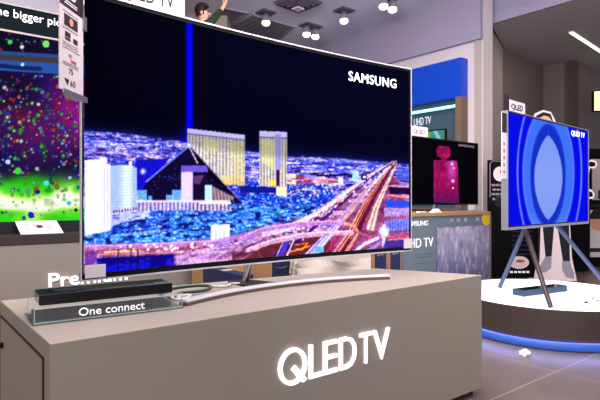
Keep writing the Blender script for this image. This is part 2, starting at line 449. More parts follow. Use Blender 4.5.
# beam and horizon lights
cv.blend(np.exp(-(np.abs(X-189.5)/3.7)**4)*(Y < 146), (0, 0, 235))
cv.blend(np.exp(-((X-189)/10)**2-((Y-146)/16)**2)*.8*(Y < 147), (10, 10, 200))
for k in range(520):
    x = random.uniform(80, 412); h_ = np.interp(x, hx, hy); dy_ = random.choice([abs(random.gauss(0, 7)), random.uniform(8, 26)])+1.5
    c_ = random.choice([(215, 215, 255), (180, 180, 250), (245, 205, 225), (110, 125, 245), (235, 225, 250), (24, 14, 90), (18, 10, 80)])
    w_ = random.uniform(3, 15); sl_ = .08+random.uniform(-.05, .03)
    n_ = int(w_/1.1)
    for q in range(n_): cv.dot(x+q*1.1, y_ := h_+dy_+q*1.1*sl_, random.uniform(.35, .75), c_, random.uniform(.5, .95))
for k in range(330):
    x = random.uniform(112, 330); y = random.uniform(206, 243); w_ = random.uniform(1.5, 6); h_ = random.uniform(.8, 2.4)
    c_ = random.choice([(170, 215, 252), (110, 175, 245), (205, 215, 255), (60, 120, 225), (10, 14, 92), (14, 20, 120), (8, 10, 70), (30, 130, 170)])
    x1_ = int((x-cv.x0)*2); y1_ = int((y-cv.y0)*2); a_, b_ = max(1, int(w_*2)), max(1, int(h_*2))
    cv.im[y1_:y1_+b_, x1_:x1_+a_] = cv.im[y1_:y1_+b_, x1_:x1_+a_]*.3+np.array(c_)*.7
for k in range(140):
    x = random.uniform(240, 345); y = random.uniform(188, 206+(345-x)*.2); w_ = random.uniform(1.5, 6); h_ = random.uniform(.6, 1.6)
    c_ = random.choice([(150, 205, 252), (90, 150, 245), (205, 215, 255), (12, 16, 110), (10, 12, 80), (230, 190, 190)])
    x1_ = int((x-cv.x0)*2); y1_ = int((y-cv.y0)*2)
    cv.im[y1_:y1_+max(1, int(h_*2)), x1_:x1_+int(w_*2)] = cv.im[y1_:y1_+max(1, int(h_*2)), x1_:x1_+int(w_*2)]*.3+np.array(c_)*.7
# big hotel towers
def tower(L, T1, R, T2, B1, B2, crown, stripes, body=(188, 182, 172), dark=(58, 46, 84)):
    cv.poly([(L, T1), (R, T2), (R, B2), (L, B1)], body)
    for k in range(stripes):
        x = L+(R-L)*(k+.5)/stripes; f = (x-L)/(R-L); t = T1+(T2-T1)*f; b = B1+(B2-B1)*f
        cv.line([(x, t+crown), (x, b)], .8, dark, .75)
    msk = cv.pmask([(L, T1+crown), (R, T2+crown), (R, B2), (L, B1)])
    cv.blend(msk*np.clip(n2*3-1.6, 0, 1)*.3, (240, 236, 215)); cv.blend(msk*np.clip(n1*3-1.9, 0, 1)*.25, (90, 80, 150))
    cv.poly([(L, T1), (R, T2), (R, T2+crown), (L, T1+crown)], (205, 198, 245)); cv.line([(L, T1+crown), (R, T2+crown)], 1, (80, 70, 170))
tower(187.5, 128.5, 245, 135, 180, 186, 5, 17)
cv.poly([(203, 139), (219, 141), (216, 152), (204, 146)], (200, 196, 132), .6); cv.poly([(228, 142), (244, 142), (244, 178), (236, 178)], (200, 190, 130), .4)
cv.line([(222, 181), (244, 183)], 1.2, (235, 150, 80))
for x in range(223, 245, 3): cv.line([(x, 176), (x, 184)], 1.1, (250, 190, 90))
tower(259.5, 131, 287, 132, 186, 196, 6, 9)
cv.poly([(261, 139), (274, 140), (275, 172), (261, 160)], (200, 196, 140), .6); cv.poly([(275, 134), (281, 134), (281, 170), (275, 170)], (140, 135, 210), .75)
cv.poly([(276, 170), (279.5, 170), (279.5, 186), (276, 186)], (60, 20, 80)); cv.poly([(270, 180), (276, 181), (276, 185), (270, 185)], (250, 210, 60))
cv.poly([(276, 187), (286, 187), (286, 196), (276, 196)], (235, 205, 170))
# dark building mass in front of the towers
cv.poly([(240, 186), (276, 187), (276, 193), (240, 193)], (24, 30, 130)); 
# pyramid
cv.poly([(136, 160), (170, 158), (150, 180), (148, 200), (136, 200)], (30, 26, 165))
cv.poly([(189, 145), (146, 181), (140, 203), (242, 203), (237, 198)], (20, 12, 52))
cv.poly([(189, 145), (197, 162), (206, 174), (237, 198), (215, 176)], (10, 6, 22))
cv.line([(189, 146), (146.5, 181.5)], 1.6, (110, 130, 245)); cv.line([(189.5, 147), (197.5, 163)], 1.1, (220, 205, 255)); cv.line([(191, 147), (237, 197)], .9, (160, 140, 170), .7)
for k in range(70):
    x, y = random.uniform(150, 225), random.uniform(168, 200)
    if abs(x-189) < (y-146)*1.0: cv.dot(x, y, .6, (90, 90, 190), .8)
cv.dot(189, 145, 3.2, (150, 150, 255), .95, 2); cv.dot(189, 145, 1.6, (225, 225, 255))
cv.dot(143, 171.5, 3, (150, 150, 255), .9, 2.5); cv.dot(143, 171.5, 1.3, (235, 230, 255))
# towers before the pyramid
cv.poly([(181, 165.5), (193, 165.5), (193, 202), (181, 202)], (186, 178, 232)); cv.poly([(186, 176), (191, 168), (192, 190), (186, 190)], (235, 175, 190), .8)
cv.poly([(181, 165.5), (207, 165.5), (208, 172), (181, 172)], (104, 88, 180)); cv.poly([(193, 172), (205, 172), (205, 202), (193, 202)], (26, 14, 52))
cv.poly([(193, 176), (204, 175), (200, 184), (194, 184)], (90, 60, 110)); cv.poly([(205, 185), (212, 185), (212, 202), (205, 202)], (168, 205, 245))
for r in ((172, 190, 181, 202), (166, 195, 174, 203), (137, 190, 147, 205), (148, 196, 152, 204)):
    cv.poly([(r[0], r[1]), (r[2], r[1]), (r[2], r[3]), (r[0], r[3])], (120, 170, 235), .85)
cv.poly([(212, 186), (236, 198), (224, 203), (212, 203)], (140, 115, 130), .8)
for k in range(6): cv.line([(214+k*3.5, 188+k*1.6), (216+k*3.5, 202)], .6, (230, 200, 170), .8)
# white hotels at the left
cv.poly([(85, 160), (101, 159), (101, 163), (111, 165), (111, 230), (85, 236)], (206, 203, 246))
cv.poly([(100, 156), (107, 158), (107, 168), (100, 166)], (200, 190, 235))
for x in (104.5, 107.5, 110.5): cv.line([(x, 168), (x, 225)], .8, (140, 120, 205), .7)
cv.blend(cv.pmask([(85, 160), (111, 165), (111, 230), (85, 236)])*np.clip(n2*3-1.9, 0, 1)*.12, (245, 235, 255))
cv.poly([(111, 166), (118, 165), (130, 165), (137, 168), (137, 211), (111, 214)], (150, 165, 235))
cv.blend(cv.pmask([(118, 166), (133, 166), (133, 210), (118, 212)])*np.exp(-((X-127)/6)**2)*.9, (196, 206, 250))
for y in range(168, 208, 3): cv.line([(112, y+1), (136, y)], .5, (120, 135, 215), .4)
cv.poly([(129, 161), (132, 161), (132, 166), (129, 166)], (205, 210, 250))
cv.poly([(111, 213), (137, 210), (150, 207), (150, 216), (111, 226)], (190, 185, 240), .8)
for k in range(9): cv.poly([(113+k*2.8, 213-k*.35), (114.6+k*2.8, 213-k*.35), (114.6+k*2.8, 210.5-k*.35), (113.6+k*2.8, 209.6-k*.35)], (96, 30, 110))
for k in range(6): cv.poly([(121+k*5, 231), (124+k*5, 231), (124+k*5, 233.5), (121+k*5, 233.5)], (40, 30, 120))
cv.line([(112, 236), (165, 230)], 2, (180, 215, 245), .6)
cv.blend(cv.pmask([(112, 215), (170, 208), (170, 230), (112, 236)])*np.clip(n1*4-2, 0, 1)*.7, (28, 40, 150))
# colonnade
cv.poly([(137, 201), (228, 201), (232, 211), (137, 210)], (176, 166, 216)); cv.line([(137, 201), (230, 201)], 1.4, (225, 195, 220))
for k in range(24):
    x = 139+k*3.9; cv.line([(x, 203), (x, 210)], 1.2, (60, 48, 130) if k < 14 else (50, 22, 60), .85)
cv.poly([(200, 202), (231, 202), (231, 204), (200, 204)], (238, 205, 190))
# bright white block
cv.poly([(211, 225), (230, 224), (230, 240), (211, 242)], (196, 188, 240)); cv.poly([(213, 227), (229, 226), (229, 236), (213, 238)], (226, 222, 255))
cv.poly([(211, 242), (230, 240), (231, 247), (211, 248)], (120, 120, 205), .7); cv.line([(211, 247.5), (231, 246)], 1, (90, 60, 110))
for x in (216, 220, 224): cv.line([(x, 231), (x, 240)], .6, (130, 120, 190))
# left boulevard
cv.line([(85, 249), (150, 246), (215, 243), (260, 231), (318, 226)], 5, (170, 118, 175), .8)
cv.line([(85, 246), (150, 244), (210, 241)], 1, (225, 170, 200)); cv.line([(85, 251), (160, 249), (215, 248)], 1.6, (150, 70, 95))
cv.line([(105, 252), (140, 251)], 2.2, (250, 165, 125)); cv.line([(85, 255), (180, 252), (240, 246)], 1.6, (190, 130, 150))
cv.line([(95, 240), (96, 268)], 1.2, (170, 150, 200)); 
for k in range(60):
    x = random.uniform(120, 215); y = 250+random.uniform(-4, 4)-(x-85)*.02; cv.dot(x, y, random.uniform(.7, 1.8), random.choice([(255, 225, 225), (245, 190, 170), (240, 220, 255), (110, 50, 110)]), .8)
cv.poly([(97, 258), (174, 254), (174, 275), (97, 280)], (22, 12, 120)); cv.poly([(97, 266), (150, 262), (150, 276), (97, 280)], (34, 34, 190), .7)
cv.blend(cv.pmask([(97, 258), (174, 254), (174, 275), (97, 280)])*np.clip(n4*4-2.4, 0, 1)*.6, (60, 50, 210))
for x in (118, 131, 138): cv.line([(x, 250), (x, 270)], 1.4, (24, 10, 70))
cv.poly([(85, 252), (97, 252), (97, 262), (85, 266)], (92, 50, 140), .8)
# highways lower right
def road(pts, w, col, a=.95): cv.line(pts, w, col, a)
cv.poly([(232, 252), (262, 240), (300, 236), (330, 232), (330, 262), (232, 270)], (92, 38, 44), .9)
cv.poly([(330, 232), (372, 196), (392, 172), (404, 200), (410, 252), (330, 258)], (120, 52, 92), .6)
tp = cv.taper
tp([(262, 234), (290, 227), (318, 213), (345, 193), (370, 175), (394, 161)], 7, 1.6, (200, 172, 190))
tp([(262, 262), (300, 240), (325, 218), (350, 196), (374, 175), (396, 160.5)], 4, .8, (66, 26, 112))
tp([(304, 262), (324, 240), (345, 216), (362, 196), (380, 176), (397, 160.5)], 10, 1.2, (172, 156, 236))
for o_, c_ in ((-3, (110, 95, 230)), (-1, (240, 232, 255)), (1.5, (120, 110, 235)), (3.2, (236, 220, 250))):
    tp([(304+o_, 262), (324+o_*.8, 240), (345+o_*.6, 216), (362+o_*.45, 196), (380+o_*.25, 176), (397, 160.5)], 1.3, .4, c_)
tp([(333, 258), (350, 234), (363, 208), (378, 184), (395, 163)], 9, 1.5, (168, 96, 92))
for o_, c_ in ((-3, (236, 190, 160)), (-1, (120, 40, 60)), (1, (232, 160, 120)), (3, (110, 34, 60))):
    tp([(333+o_, 258), (350+o_*.8, 234), (363+o_*.6, 208), (378+o_*.3, 184), (395, 163)], 1.4, .5, c_, .85)
tp([(340, 224), (354, 206), (372, 184)], 5, 1.5, (190, 135, 110), .8)
tp([(352, 244), (362, 222), (373, 200), (384, 180), (397, 161.5)], 5, .9, (94, 24, 54))
tp([(370, 230), (376, 208), (384, 190), (397, 163)], 8, 1.2, (205, 165, 160))
for o_, c_ in ((-2, (255, 225, 200)), (0, (150, 90, 110)), (2, (255, 215, 190))): tp([(370+o_, 230), (376+o_*.8, 208), (384+o_*.6, 190), (397, 163)], 1.1, .4, c_)
tp([(276, 234), (310, 218), (345, 194), (380, 170)], 1.2, .5, (245, 215, 205), .8)
for k in range(130):
    t_ = random.random(); x = 280+(395-280)*t_+random.uniform(-14, 10)*(1-t_); y = 250-(250-163)*t_+random.uniform(-16, 8)*(1-t_)
    cv.dot(x, y, random.uniform(.4, 1.1), random.choice([(255, 240, 230), (250, 200, 160), (230, 220, 255), (90, 40, 90)]), .75)
road([(278, 262), (288, 240)], 4, (70, 60, 210)); road([(284, 262), (294, 240)], 1.4, (220, 215, 255)); road([(274, 262), (284, 240)], 1, (200, 200, 240))
road([(320, 262), (336, 240), (342, 232)], 3, (160, 40, 96)); road([(328, 262), (344, 238)], 1.3, (224, 130, 200)); road([(336, 262), (350, 240)], 2.5, (90, 20, 60))
# flyover
road([(84, 252), (170, 250)], .1, (255, 255, 255), .1)
road([(240, 240), (262, 230), (300, 224), (325, 223), (345, 223)], 4, (168, 120, 190)); road([(240, 238), (262, 228), (300, 222), (340, 221)], .9, (225, 180, 215))
road([(248, 250), (270, 242), (300, 236), (330, 233), (352, 233)], 5, (190, 150, 180)); road([(250, 248), (272, 240), (302, 233.5), (352, 231)], 1, (245, 215, 220))
road([(345, 223), (354, 226), (358, 232), (354, 240), (346, 252)], 3.4, (196, 140, 130)); road([(358, 232), (372, 238), (410, 236)], 2.4, (170, 90, 130))
road([(352, 254), (364, 244), (378, 238)], 3.5, (200, 185, 235)); road([(362, 254), (376, 246), (380, 242)], 3, (150, 130, 230))
road([(306, 262), (320, 248)], 7, (168, 165, 245), .9); cv.poly([(315, 247), (324, 247), (324, 252), (315, 252)], (90, 165, 245))
road([(295, 245), (308, 243), (302, 250), (296, 249)], 1.2, (235, 140, 60)); road([(290, 252), (310, 246)], 1.2, (240, 160, 80))
for a_, b_ in (((240, 262), (262, 246)), ((262, 262), (258, 250))): road([a_, b_], 1.2, (210, 150, 120), .7)
cv.poly([(225, 262), (250, 252), (276, 246), (272, 262), (240, 268)], (96, 46, 66), .7)
cv.blend(cv.pmask([(176, 256), (250, 236), (272, 240), (230, 268), (176, 272)])*np.clip(cv.noise(9, 3, .5)*3-1, 0, 1)*.6, (186, 160, 220))
# blocks right edge
cv.poly([(388, 186), (412, 187), (412, 195), (390, 194)], (38, 14, 60)); cv.line([(388, 186), (412, 187)], 1.2, (235, 160, 170)); cv.line([(388, 195), (412, 198)], 1.3, (235, 150, 150))
cv.poly([(386, 200), (412, 201), (412, 207), (386, 207)], (50, 80, 200)); cv.poly([(384, 208), (412, 208), (412, 215), (384, 217)], (165, 150, 200), .8)
cv.poly([(384, 221), (412, 218), (412, 230), (388, 231)], (120, 130, 215))
for k in range(9): cv.line([(387+k*2.8, 221), (387+k*2.8, 230)], .8, (60, 50, 150), .8)
cv.poly([(398, 168), (410, 168), (410, 181), (396, 180)], (60, 90, 205), .7)
cv.dot(384, 232, 5, (210, 220, 255), .85, 4); cv.line([(384, 226), (384, 248)], 3.5, (200, 210, 250), .8)
cv.poly([(386, 240), (412, 238), (412, 250), (380, 254)], (56, 48, 140), .8); cv.line([(388, 240), (412, 238)], 1.5, (235, 150, 120), .8)
cv.poly([(353, 172), (359, 172), (359, 182), (353, 182)], (150, 190, 220)); cv.poly([(361, 174), (367, 174), (367, 180), (361, 180)], (34, 20, 70)); cv.poly([(363, 176), (366, 176), (366, 178), (363, 178)], (210, 200, 250))
fine = cv.noise(1.3, 1.0); g_ = np.clip((Y-yh-2)/3, 0, 1)
calm = np.clip(cv.pmask([(85, 156), (111, 160), (137, 165), (137, 212), (111, 230), (85, 236)])+cv.pmask([(187, 128), (245, 135), (245, 186), (187, 186)])+cv.pmask([(259, 131), (287, 132), (287, 196), (259, 190)])+cv.pmask([(189, 145), (238, 203), (140, 203)])+cv.pmask([(211, 225), (230, 224), (230, 240), (211, 242)]), 0, 1)
g_ = g_*(1-.75*calm)
cv.im = cv.im*(1+((fine-.5)*.42*g_)[..., None]); cv.im = np.clip(cv.im, 0, 255); cv.blur(1)
# saturate & contrast the picture slightly
mean = cv.im.mean(-1, keepdims=True); cv.im = np.clip(mean+(cv.im-mean)*1.12, 0, 255)
f_ = (cv.im/255); gain = 1+.28*np.clip((Y-yh)/6, 0, 1)[..., None]*f_.mean(-1, keepdims=True)**.5; cv.im = np.clip(cv.im*gain, 0, 255); lo_ = np.clip((Y-yh)/6, 0, 1)[..., None]; cv.im = np.clip(cv.im*(1-lo_)+lo_*(255*(cv.im/255)**1.18*1.08), 0, 255)
picture('screen', cv, screen_mat('night_city_picture'), tv, W-.02, HT-.03, TL, RZ, 560, 320, bow=BOW, y=0, z0=.018+TL.z-CT-(TL.z-CT), x0=.01)
scr = tv.children[0]; scr.location = (0, 0, TL.z-CT)
def bowed(w0, w1, z0, z1, y0, y1, n=40):
    """slab following the curve of the panel; y0/y1 front and back offsets"""
    bm = bmesh.new(); rows = []
    for i in range(n+1):
        s = w0+(w1-w0)*i/n; b = BOW*(1-(2*s/W-1)**2)
        rows.append([bm.verts.new((s, b+y, z)) for y, z in ((y0, z0), (y1, z0), (y1, z1), (y0, z1))])
    for a, b in zip(rows, rows[1:]):
        for k in range(4): bm.faces.new((a[k], a[(k+1) % 4], b[(k+1) % 4], b[k]))
    bm.faces.new(rows[0]); bm.faces.new(rows[-1]); return bm
zb = TL.z-CT
def joinbm(lst):
    r = bmesh.new()
    for b in lst:
        me = bpy.data.meshes.new('t'); b.to_mesh(me); b.free(); r.from_mesh(me); bpy.data.meshes.remove(me)
    return r
obj('bezel', joinbm([bowed(0, W, zb, zb+.02, -.004, .03), bowed(0, W, zb+HT-.014, zb+HT, -.004, .03),
                     bowed(0, .007, zb, zb+HT, -.004, .012, 2), bowed(W-.011, W, zb, zb+HT, -.004, .03, 2)]), M['black'], tv)
obj('metal_frame', joinbm([bowed(-.004, W+.004, zb+HT, zb+HT+.006, -.008, .034), bowed(-.004, W+.004, zb-.006, zb, -.008, .034),
                     bowed(-.003, 0, zb-.006, zb+HT+.006, -.008, .01, 2), bowed(W, W+.003, zb-.006, zb+HT+.006, -.008, .01, 2)]), M['barmetal'], tv, label='thin silver outer frame')
obj('back_shell', bowed(.03, W-.03, zb+.004, zb+HT-.004, .006, .05), M['darkgrey'], tv)
# logo on the picture
s0 = along(TL, U, 353.5); s1 = along(TL, U, 396)
lz0 = zat(TL, U, 375, 83.5)-CT; lz1 = zat(TL, U, 375, 74.5)-CT
lt_ = text('SAMSUNG', s0, s1+.012, lz0, lz1, y=0, depth=.003, bold=.0, spacing=1.12)
for v_ in lt_.verts: v_.co.y += BOW*(1-(2*v_.co.x/W-1)**2)-.001
obj('brand_lettering', lt_, M['glow'], tv, label='white brand lettering near the top right corner')
# stickers
obj('sticker', box(.012, .085, -.006, .0, zb+.005, zb+.052), M['card'], tv, label='white price sticker at the lower left corner')
obj('sticker', box(W-.06, W+.004, -.012, -.002, zb+.012, zb+.065), M['card'], tv, label='pink white sticker at the lower right corner')
# stand: arc bar, plate, neck
Lg, Rg = G(187, 306.5, CT), G(390, 279.5, CT)
def loc(p, o=TL): d = p-o; return Vector((d.dot(U), d.dot(N), 0))
a, b = loc(Lg), loc(Rg); pts = []
dd = (b-a).normalized(); nn = Vector((-dd.y, dd.x, 0))
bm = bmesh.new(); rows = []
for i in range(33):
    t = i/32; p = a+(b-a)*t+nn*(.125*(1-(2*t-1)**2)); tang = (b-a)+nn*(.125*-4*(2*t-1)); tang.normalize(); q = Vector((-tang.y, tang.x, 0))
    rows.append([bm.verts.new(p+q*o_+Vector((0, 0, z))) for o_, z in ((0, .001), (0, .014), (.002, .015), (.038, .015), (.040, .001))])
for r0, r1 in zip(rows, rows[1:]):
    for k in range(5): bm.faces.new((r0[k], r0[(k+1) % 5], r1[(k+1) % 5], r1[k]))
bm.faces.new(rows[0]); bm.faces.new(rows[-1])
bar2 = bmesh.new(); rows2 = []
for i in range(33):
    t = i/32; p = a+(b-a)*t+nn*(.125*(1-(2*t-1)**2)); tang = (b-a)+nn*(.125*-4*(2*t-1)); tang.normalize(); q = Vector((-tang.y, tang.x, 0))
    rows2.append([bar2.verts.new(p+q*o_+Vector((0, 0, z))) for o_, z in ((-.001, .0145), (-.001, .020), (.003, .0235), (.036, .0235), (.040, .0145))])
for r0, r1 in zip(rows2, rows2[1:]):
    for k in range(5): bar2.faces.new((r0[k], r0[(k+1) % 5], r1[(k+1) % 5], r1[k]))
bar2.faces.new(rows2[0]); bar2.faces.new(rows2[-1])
obj('stand', bm, mat('shaded_brown_steel', (112, 98, 90), .35, .6), tv, label='long curved stand bar, front edge darkened with painted shade')  # shade and reflection on the bar front put into its brown colour
obj('lit_bar_top', bar2, M['barmetal'], tv.children[-1] if False else bpy.data.objects['stand'], label='satin metal top of the bar, brightened with painted light')  # light on the upper face painted as a paler layer
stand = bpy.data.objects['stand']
cb = (a+b)/2+nn*.125
foot = loc(G(245, 283, CT))
bm = prism([(cb.x-.16, cb.y+.02), (cb.x+.05, cb.y+.02), (foot.x+.05, foot.y+.06), (foot.x-.06, foot.y+.06)], .001, .008)
obj('base_plate', bm, M['darkgrey'], stand)
# neck leaning from the plate to the back of the panel
nk = joinbm([tube([(foot.x, foot.y, .006), (foot.x+.05, .12, zb+.16), (foot.x+.05, .07, zb+.3)], .016, 12)])
obj('neck', nk, M['chrome'], stand, label='slanting silver neck')

# ------------------------------------------------------------------ box on clear case
FL = Vector((-.862, 1.676, CT)); v = Vector((.833, .553, 0)).normalized(); vr = math.atan2(v.y, v.x)
case = thing('acrylic_case', 'low clear acrylic riser lettered One connect at the left end of the counter', 'display case', FL+Vector((.004, 0, .001)), vr)
cw, cd, chh, th = .50, .19, .053, .004
obj('base', box(-.006, cw+.004, -.006, cd+.02, 0, .004, .001), M['acryledge'], case, label='green tinted clear base plate')
bm = bmesh.new()
for r in ((0, cw, 0, th), (0, cw, cd-th, cd), (0, th, 0, cd), (cw-th, cw, 0, cd)): box(r[0], r[1], r[2], r[3], .004, chh-th, bm=bm)
box(0, cw, 0, cd, chh-th, chh, bm=bm)
obj('shell', bm, M['acryl'], case)
bm = bmesh.new()
for x in (0, cw-.003): 
    for y in (0, cd-.003): box(x, x+.003, y, y+.003, .004, chh, bm=bm)
for y in (-.0005, cd-.0025):
    box(0, cw, y, y+.003, chh-.003, chh+.0005, bm=bm); box(0, cw, y, y+.003, .003, .006, bm=bm)
obj('polished_edges', bm, mat('pale_acrylic_edge', (205, 215, 215), .15, var=0, alpha=.75), case)
obj('inner_board', box(.035, cw-.10, .03, .034, .006, .047), M['maroonboard'], case, label='dark brown board behind the lettering')
obj('inner_tray', box(.012, cw-.03, .04, cd-.012, .006, .02), M['darkgrey'], case)
ls0 = along(FL, v, 77.5); ls1 = along(FL, v, 143.5)
obj('lettering', text('One connect', ls0, ls1, .014, .041, y=-.0008, depth=.0015, bold=.006), M['letterwhite'], case, label='white lettering reading One connect')
bx = thing('connection_box', 'flat glossy black connection box lying on the clear acrylic riser', 'electronics box', FL+v*.02+Vector((-v.y, v.x, 0))*.035+Vector((.004, 0, chh+.0025)), vr)
obj('body', box(0, .455, 0, .13, .0, .037, .004), M['gloss'], bx)
obj('seam', box(.002, .453, -.0008, .0005, .013, .0145), M['darkgrey'], bx)
obj('vent_strip', box(.05, .40, .04, .09, .0365, .0378), M['darkgrey'], bx)
def cable(pts, r, m, name='cable', label=None, cat='cable'):
    # smooth the path
    P_ = [Vector(p) for p in pts]; out = []
    for i in range(len(P_)-1):
        p0, p1, p2, p3 = P_[max(i-1, 0)], P_[i], P_[i+1], P_[min(i+2, len(P_)-1)]
        for k in range(6):
            t = k/6
            out.append(.5*((2*p1)+(-p0+p2)*t+(2*p0-5*p1+4*p2-p3)*t*t+(-p0+3*p1-3*p2+p3)*t**3))
    out.append(P_[-1])
    o = obj(name, tube(out, r, 8), m, smooth=True)
    if label: tag(o, label, cat)
    return o
gz = CT+.007
cable([G(171, 298, gz), G(160, 294, gz), G(172, 288.5, gz), G(196, 285.5, gz), G(210, 286, gz), G(205, 290, gz), G(180, 293, gz), G(176, 297, gz)], .0065, M['greencable'], 'coiled_cable', 'dark green cable looped on the counter behind the metal stand bar')
cable([G(184, 300, gz), G(178, 296.5, gz), G(190, 295, gz), G(186, 298, gz), G(176, 299.5, gz), G(172, 297, gz), G(182, 294.5, gz)], .006, M['clearcable'], 'coiled_cable', 'short pale cable coil beside the right end of the clear riser')
cable([G(212, 286, gz), G(222, 286.5, gz), G(229, 285.5, gz), G(231, 283.5, gz), G(240, 283.6, gz)], .005, M['clearcable'], 'thin_cable', 'thin pale cable running to the foot of the television neck')

# ------------------------------------------------------------------ spec card on the side of the television
c0 = P(59.5, 200, 1.70); c0.z = 0; cdv = P(83.2, 200, 1.862)-P(59.5, 200, 1.70); cwid = cdv.length; cdn = cdv.normalized()
ctop = 1.90; cbot = H+112*c0.y/F
ca = math.atan2(cdn.y, cdn.x)
sc = thing('spec_card', 'tall narrow white product card hanging off the left edge of the curved television', 'sign card', (c0.x, c0.y, cbot), ca)
hh = ctop-cbot; hd = H+198*c0.y/F-cbot
obj('sheet', box(0, cwid, 0, .003, 0, hh), M['card'], sc)
obj('header', box(0, cwid, -.0008, 0, hd, hh), M['maroon'], sc, label='dark maroon header band')
obj('header_lettering', joinbm([text('QLED', .04, .105, hd+.035, hd+.065, y=-.001, depth=.0008, bold=.03)]+[box(.03, .115, -.0016, -.0008, hd+.012+k*.008, hd+.015+k*.008) for k in range(2)]), M['print_w'], sc)
def cz(py): return H+(200-py)*c0.y*1.03/F-cbot
photo = obj('photo', box(.03, .12, -.0012, 0, cz(26), cz(15)), M['ink'], sc, label='small dark photo with an orange ring')
obj('ring', lathe([(.0, 0), (.013, 0), (.013, .001), (0, .001)], 20, axis=Matrix.Translation((.075, -.001, cz(20.5))) @ Matrix.Rotation(PI/2, 4, 'X')), M['skinink'], photo)
for x0_, y0_, x1_, y1_ in ((.035, 32, .07, 37), (.035, 38, .07, 40), (.09, 35, .12, 40), (.06, 53, .08, 56), (.075, 58, .11, 61)):
    obj('icon', box(x0_, x1_, -.0012, 0, cz(y1_), cz(y0_)), M['redink'] if y0_ == 58 else (M['greyink'] if y0_ == 53 else M['ink']), sc)
bm = bmesh.new()
for y in (12, 28.5, 43, 45.5, 48, 62.5, 64.5): box(.02, .125 if y != 48 else .14, -.001, 0, cz(y+.7), cz(y), bm=bm)
obj('text_lines', bm, M['greyink'], sc)
obj('size_lettering', joinbm([text('75', .06, .088, cz(73), cz(67.5), y=0, depth=.0012), text('65', .07, .105, cz(84.5), cz(79), y=0, depth=.0012), plate([(.03, cz(79)), (.062, cz(79)), (.05, cz(85))], -.0012, 0)]), M['ink'], sc)
obj('clip', box(cwid-.006, cwid+.02, -.004, .008, hh*.5, hh*.5+.05), M['alum'], sc)
obj('bottom_flap', plate([(-.001, 0), (cwid, 0), (cwid, -.02), (.012, -.03), (-.001, -.012)], -.016, -.012), M['alum'], sc, label='curled grey lower flap')

# ------------------------------------------------------------------ left display: base cabinet, ledge, screen, headers
B0 = Vector((-2.1, 5.2, 0))
sL = -2.6; sR = along(B0, U, 209)
def loc3(o, rz): return dict(loc=o, rotz=rz)
base = thing('base_cabinet', 'long taupe base cabinet lettered Premium under the speckled screen at left', 'cabinet', B0, RZ)
obj('body', box(sL, sR, 0, .85, .04, .633, .003), M['lam2'], base)
obj('kick_board', box(sL+.02, sR-.02, .03, .83, 0, .04), M['plinthdark'], base)
pz0, pz1 = zat(B0, U, 49, 287), zat(B0, U, 49, 273.5)
obj('lettering', text('Premium', along(B0, U, 48.5), along(B0, U, 127), pz0, pz1, y=0, depth=.02, bold=.008), M['glow'], base, label='glowing white lettering reading Premium')
ledge = obj('display_ledge', box(sL, sR, -.01, .33, .634, .724, .004), M['plinthdark'], None, loc=B0, rotz=RZ)
tag(ledge, 'dark brown ledge slab lying on the Premium base cabinet', 'ledge')
W0 = B0+N*.35
wallx = along(W0, U, 185)
dw = obj('wall_display', box(sL, wallx, .10, .5, .634, CZ-.01), M['grille'], None, loc=W0, rotz=RZ, kind='structure')
# speckled screen
SZ0, SZ1 = .838, 2.68
ssr = thing('large_screen', 'large left screen full of coloured bokeh dots over a green glow', 'television', (W0.x, W0.y, .7245), RZ)
cv = Canvas(-260, 10, 230, 240, 2, (14, 8, 34)); X, Y = cv.X, cv.Y
na, nb, nc = cv.noise(26, 22), cv.noise(14, 12), cv.noise(6, 5)
cv.blend(np.clip(na*2-.7, 0, 1)*.4, (36, 12, 80)); cv.blend(np.clip(nb*2-.9, 0, 1)*.45, (16, 14, 110))
cv.blend(np.exp(-((X-86)/32)**2-((Y-112)/32)**2)*.95, (205, 20, 175)); cv.blend(np.exp(-((X-50)/30)**2-((Y-140)/22)**2)*.5, (70, 16, 120))
cv.blend(np.exp(-((X-20)/22)**2-((Y-115)/10)**2)*.4, (120, 20, 50))
for j in range(7): cv.blend(np.exp(-((X+230-j*52)/26)**2-((Y-(100+17*(j % 3)))/26)**2)*.5, (130, 20, 120))
gy = 181+9*nb-0*X
gm = 1/(1+np.exp(-(Y-gy+6)/3.5)); cv.blend(gm, (40, 215, 30))
gw = np.exp(-((Y-203-6*np.sin(X/17))/13)**2)*np.clip(nb*2+.15, 0, 1); cv.blend(np.clip(gw*1.3, 0, 1), (222, 255, 90)); cv.blend(np.clip(gw*2.2-.8, 0, 1), (252, 255, 236))
cv.blend(gm*np.clip(nc*3-2.1, 0, 1)*.7, (0, 130, 20)); cv.blend(np.exp(-((Y-216)/5)**2)*np.clip(na*3-1.3, 0, 1)*.7, (40, 200, 20))
cols = [(235, 30, 40), (40, 60, 230), (30, 40, 200), (30, 200, 60), (40, 60, 220), (50, 215, 60), (150, 230, 240), (235, 240, 255), (240, 110, 60), (150, 30, 190), (90, 160, 240), (70, 200, 60), (60, 40, 210), (230, 60, 120)]
for k in range(11000):
    x = random.uniform(-260, 230); y = random.uniform(14, 196)
    if 52 < y < 76 and random.random() < .8: continue
    w_ = math.exp(-((y-128)/34)**2)*.9+.22
    if random.random() > w_*.62: continue
    r = random.choice([.4, .5, .6, .7, .8, 1.0, 1.2, 1.5, 1.8]) ; c = random.choice(cols)
    cv.dot(x, y, r+.6, tuple(v_*.35 for v_ in c), .6, 2); cv.dot(x, y, r, c, random.uniform(.4, .85), 1.0)
    if r > 1.2 and random.random() < .4: cv.dot(x, y, r*.45, (240, 250, 255), .7)
for k in range(110): cv.dot(random.uniform(-260, 230), random.uniform(196, 218), random.choice([.6, .9, 1.4]), random.choice([(10, 30, 90), (20, 20, 40), (40, 60, 200), (230, 90, 30)]), .9)
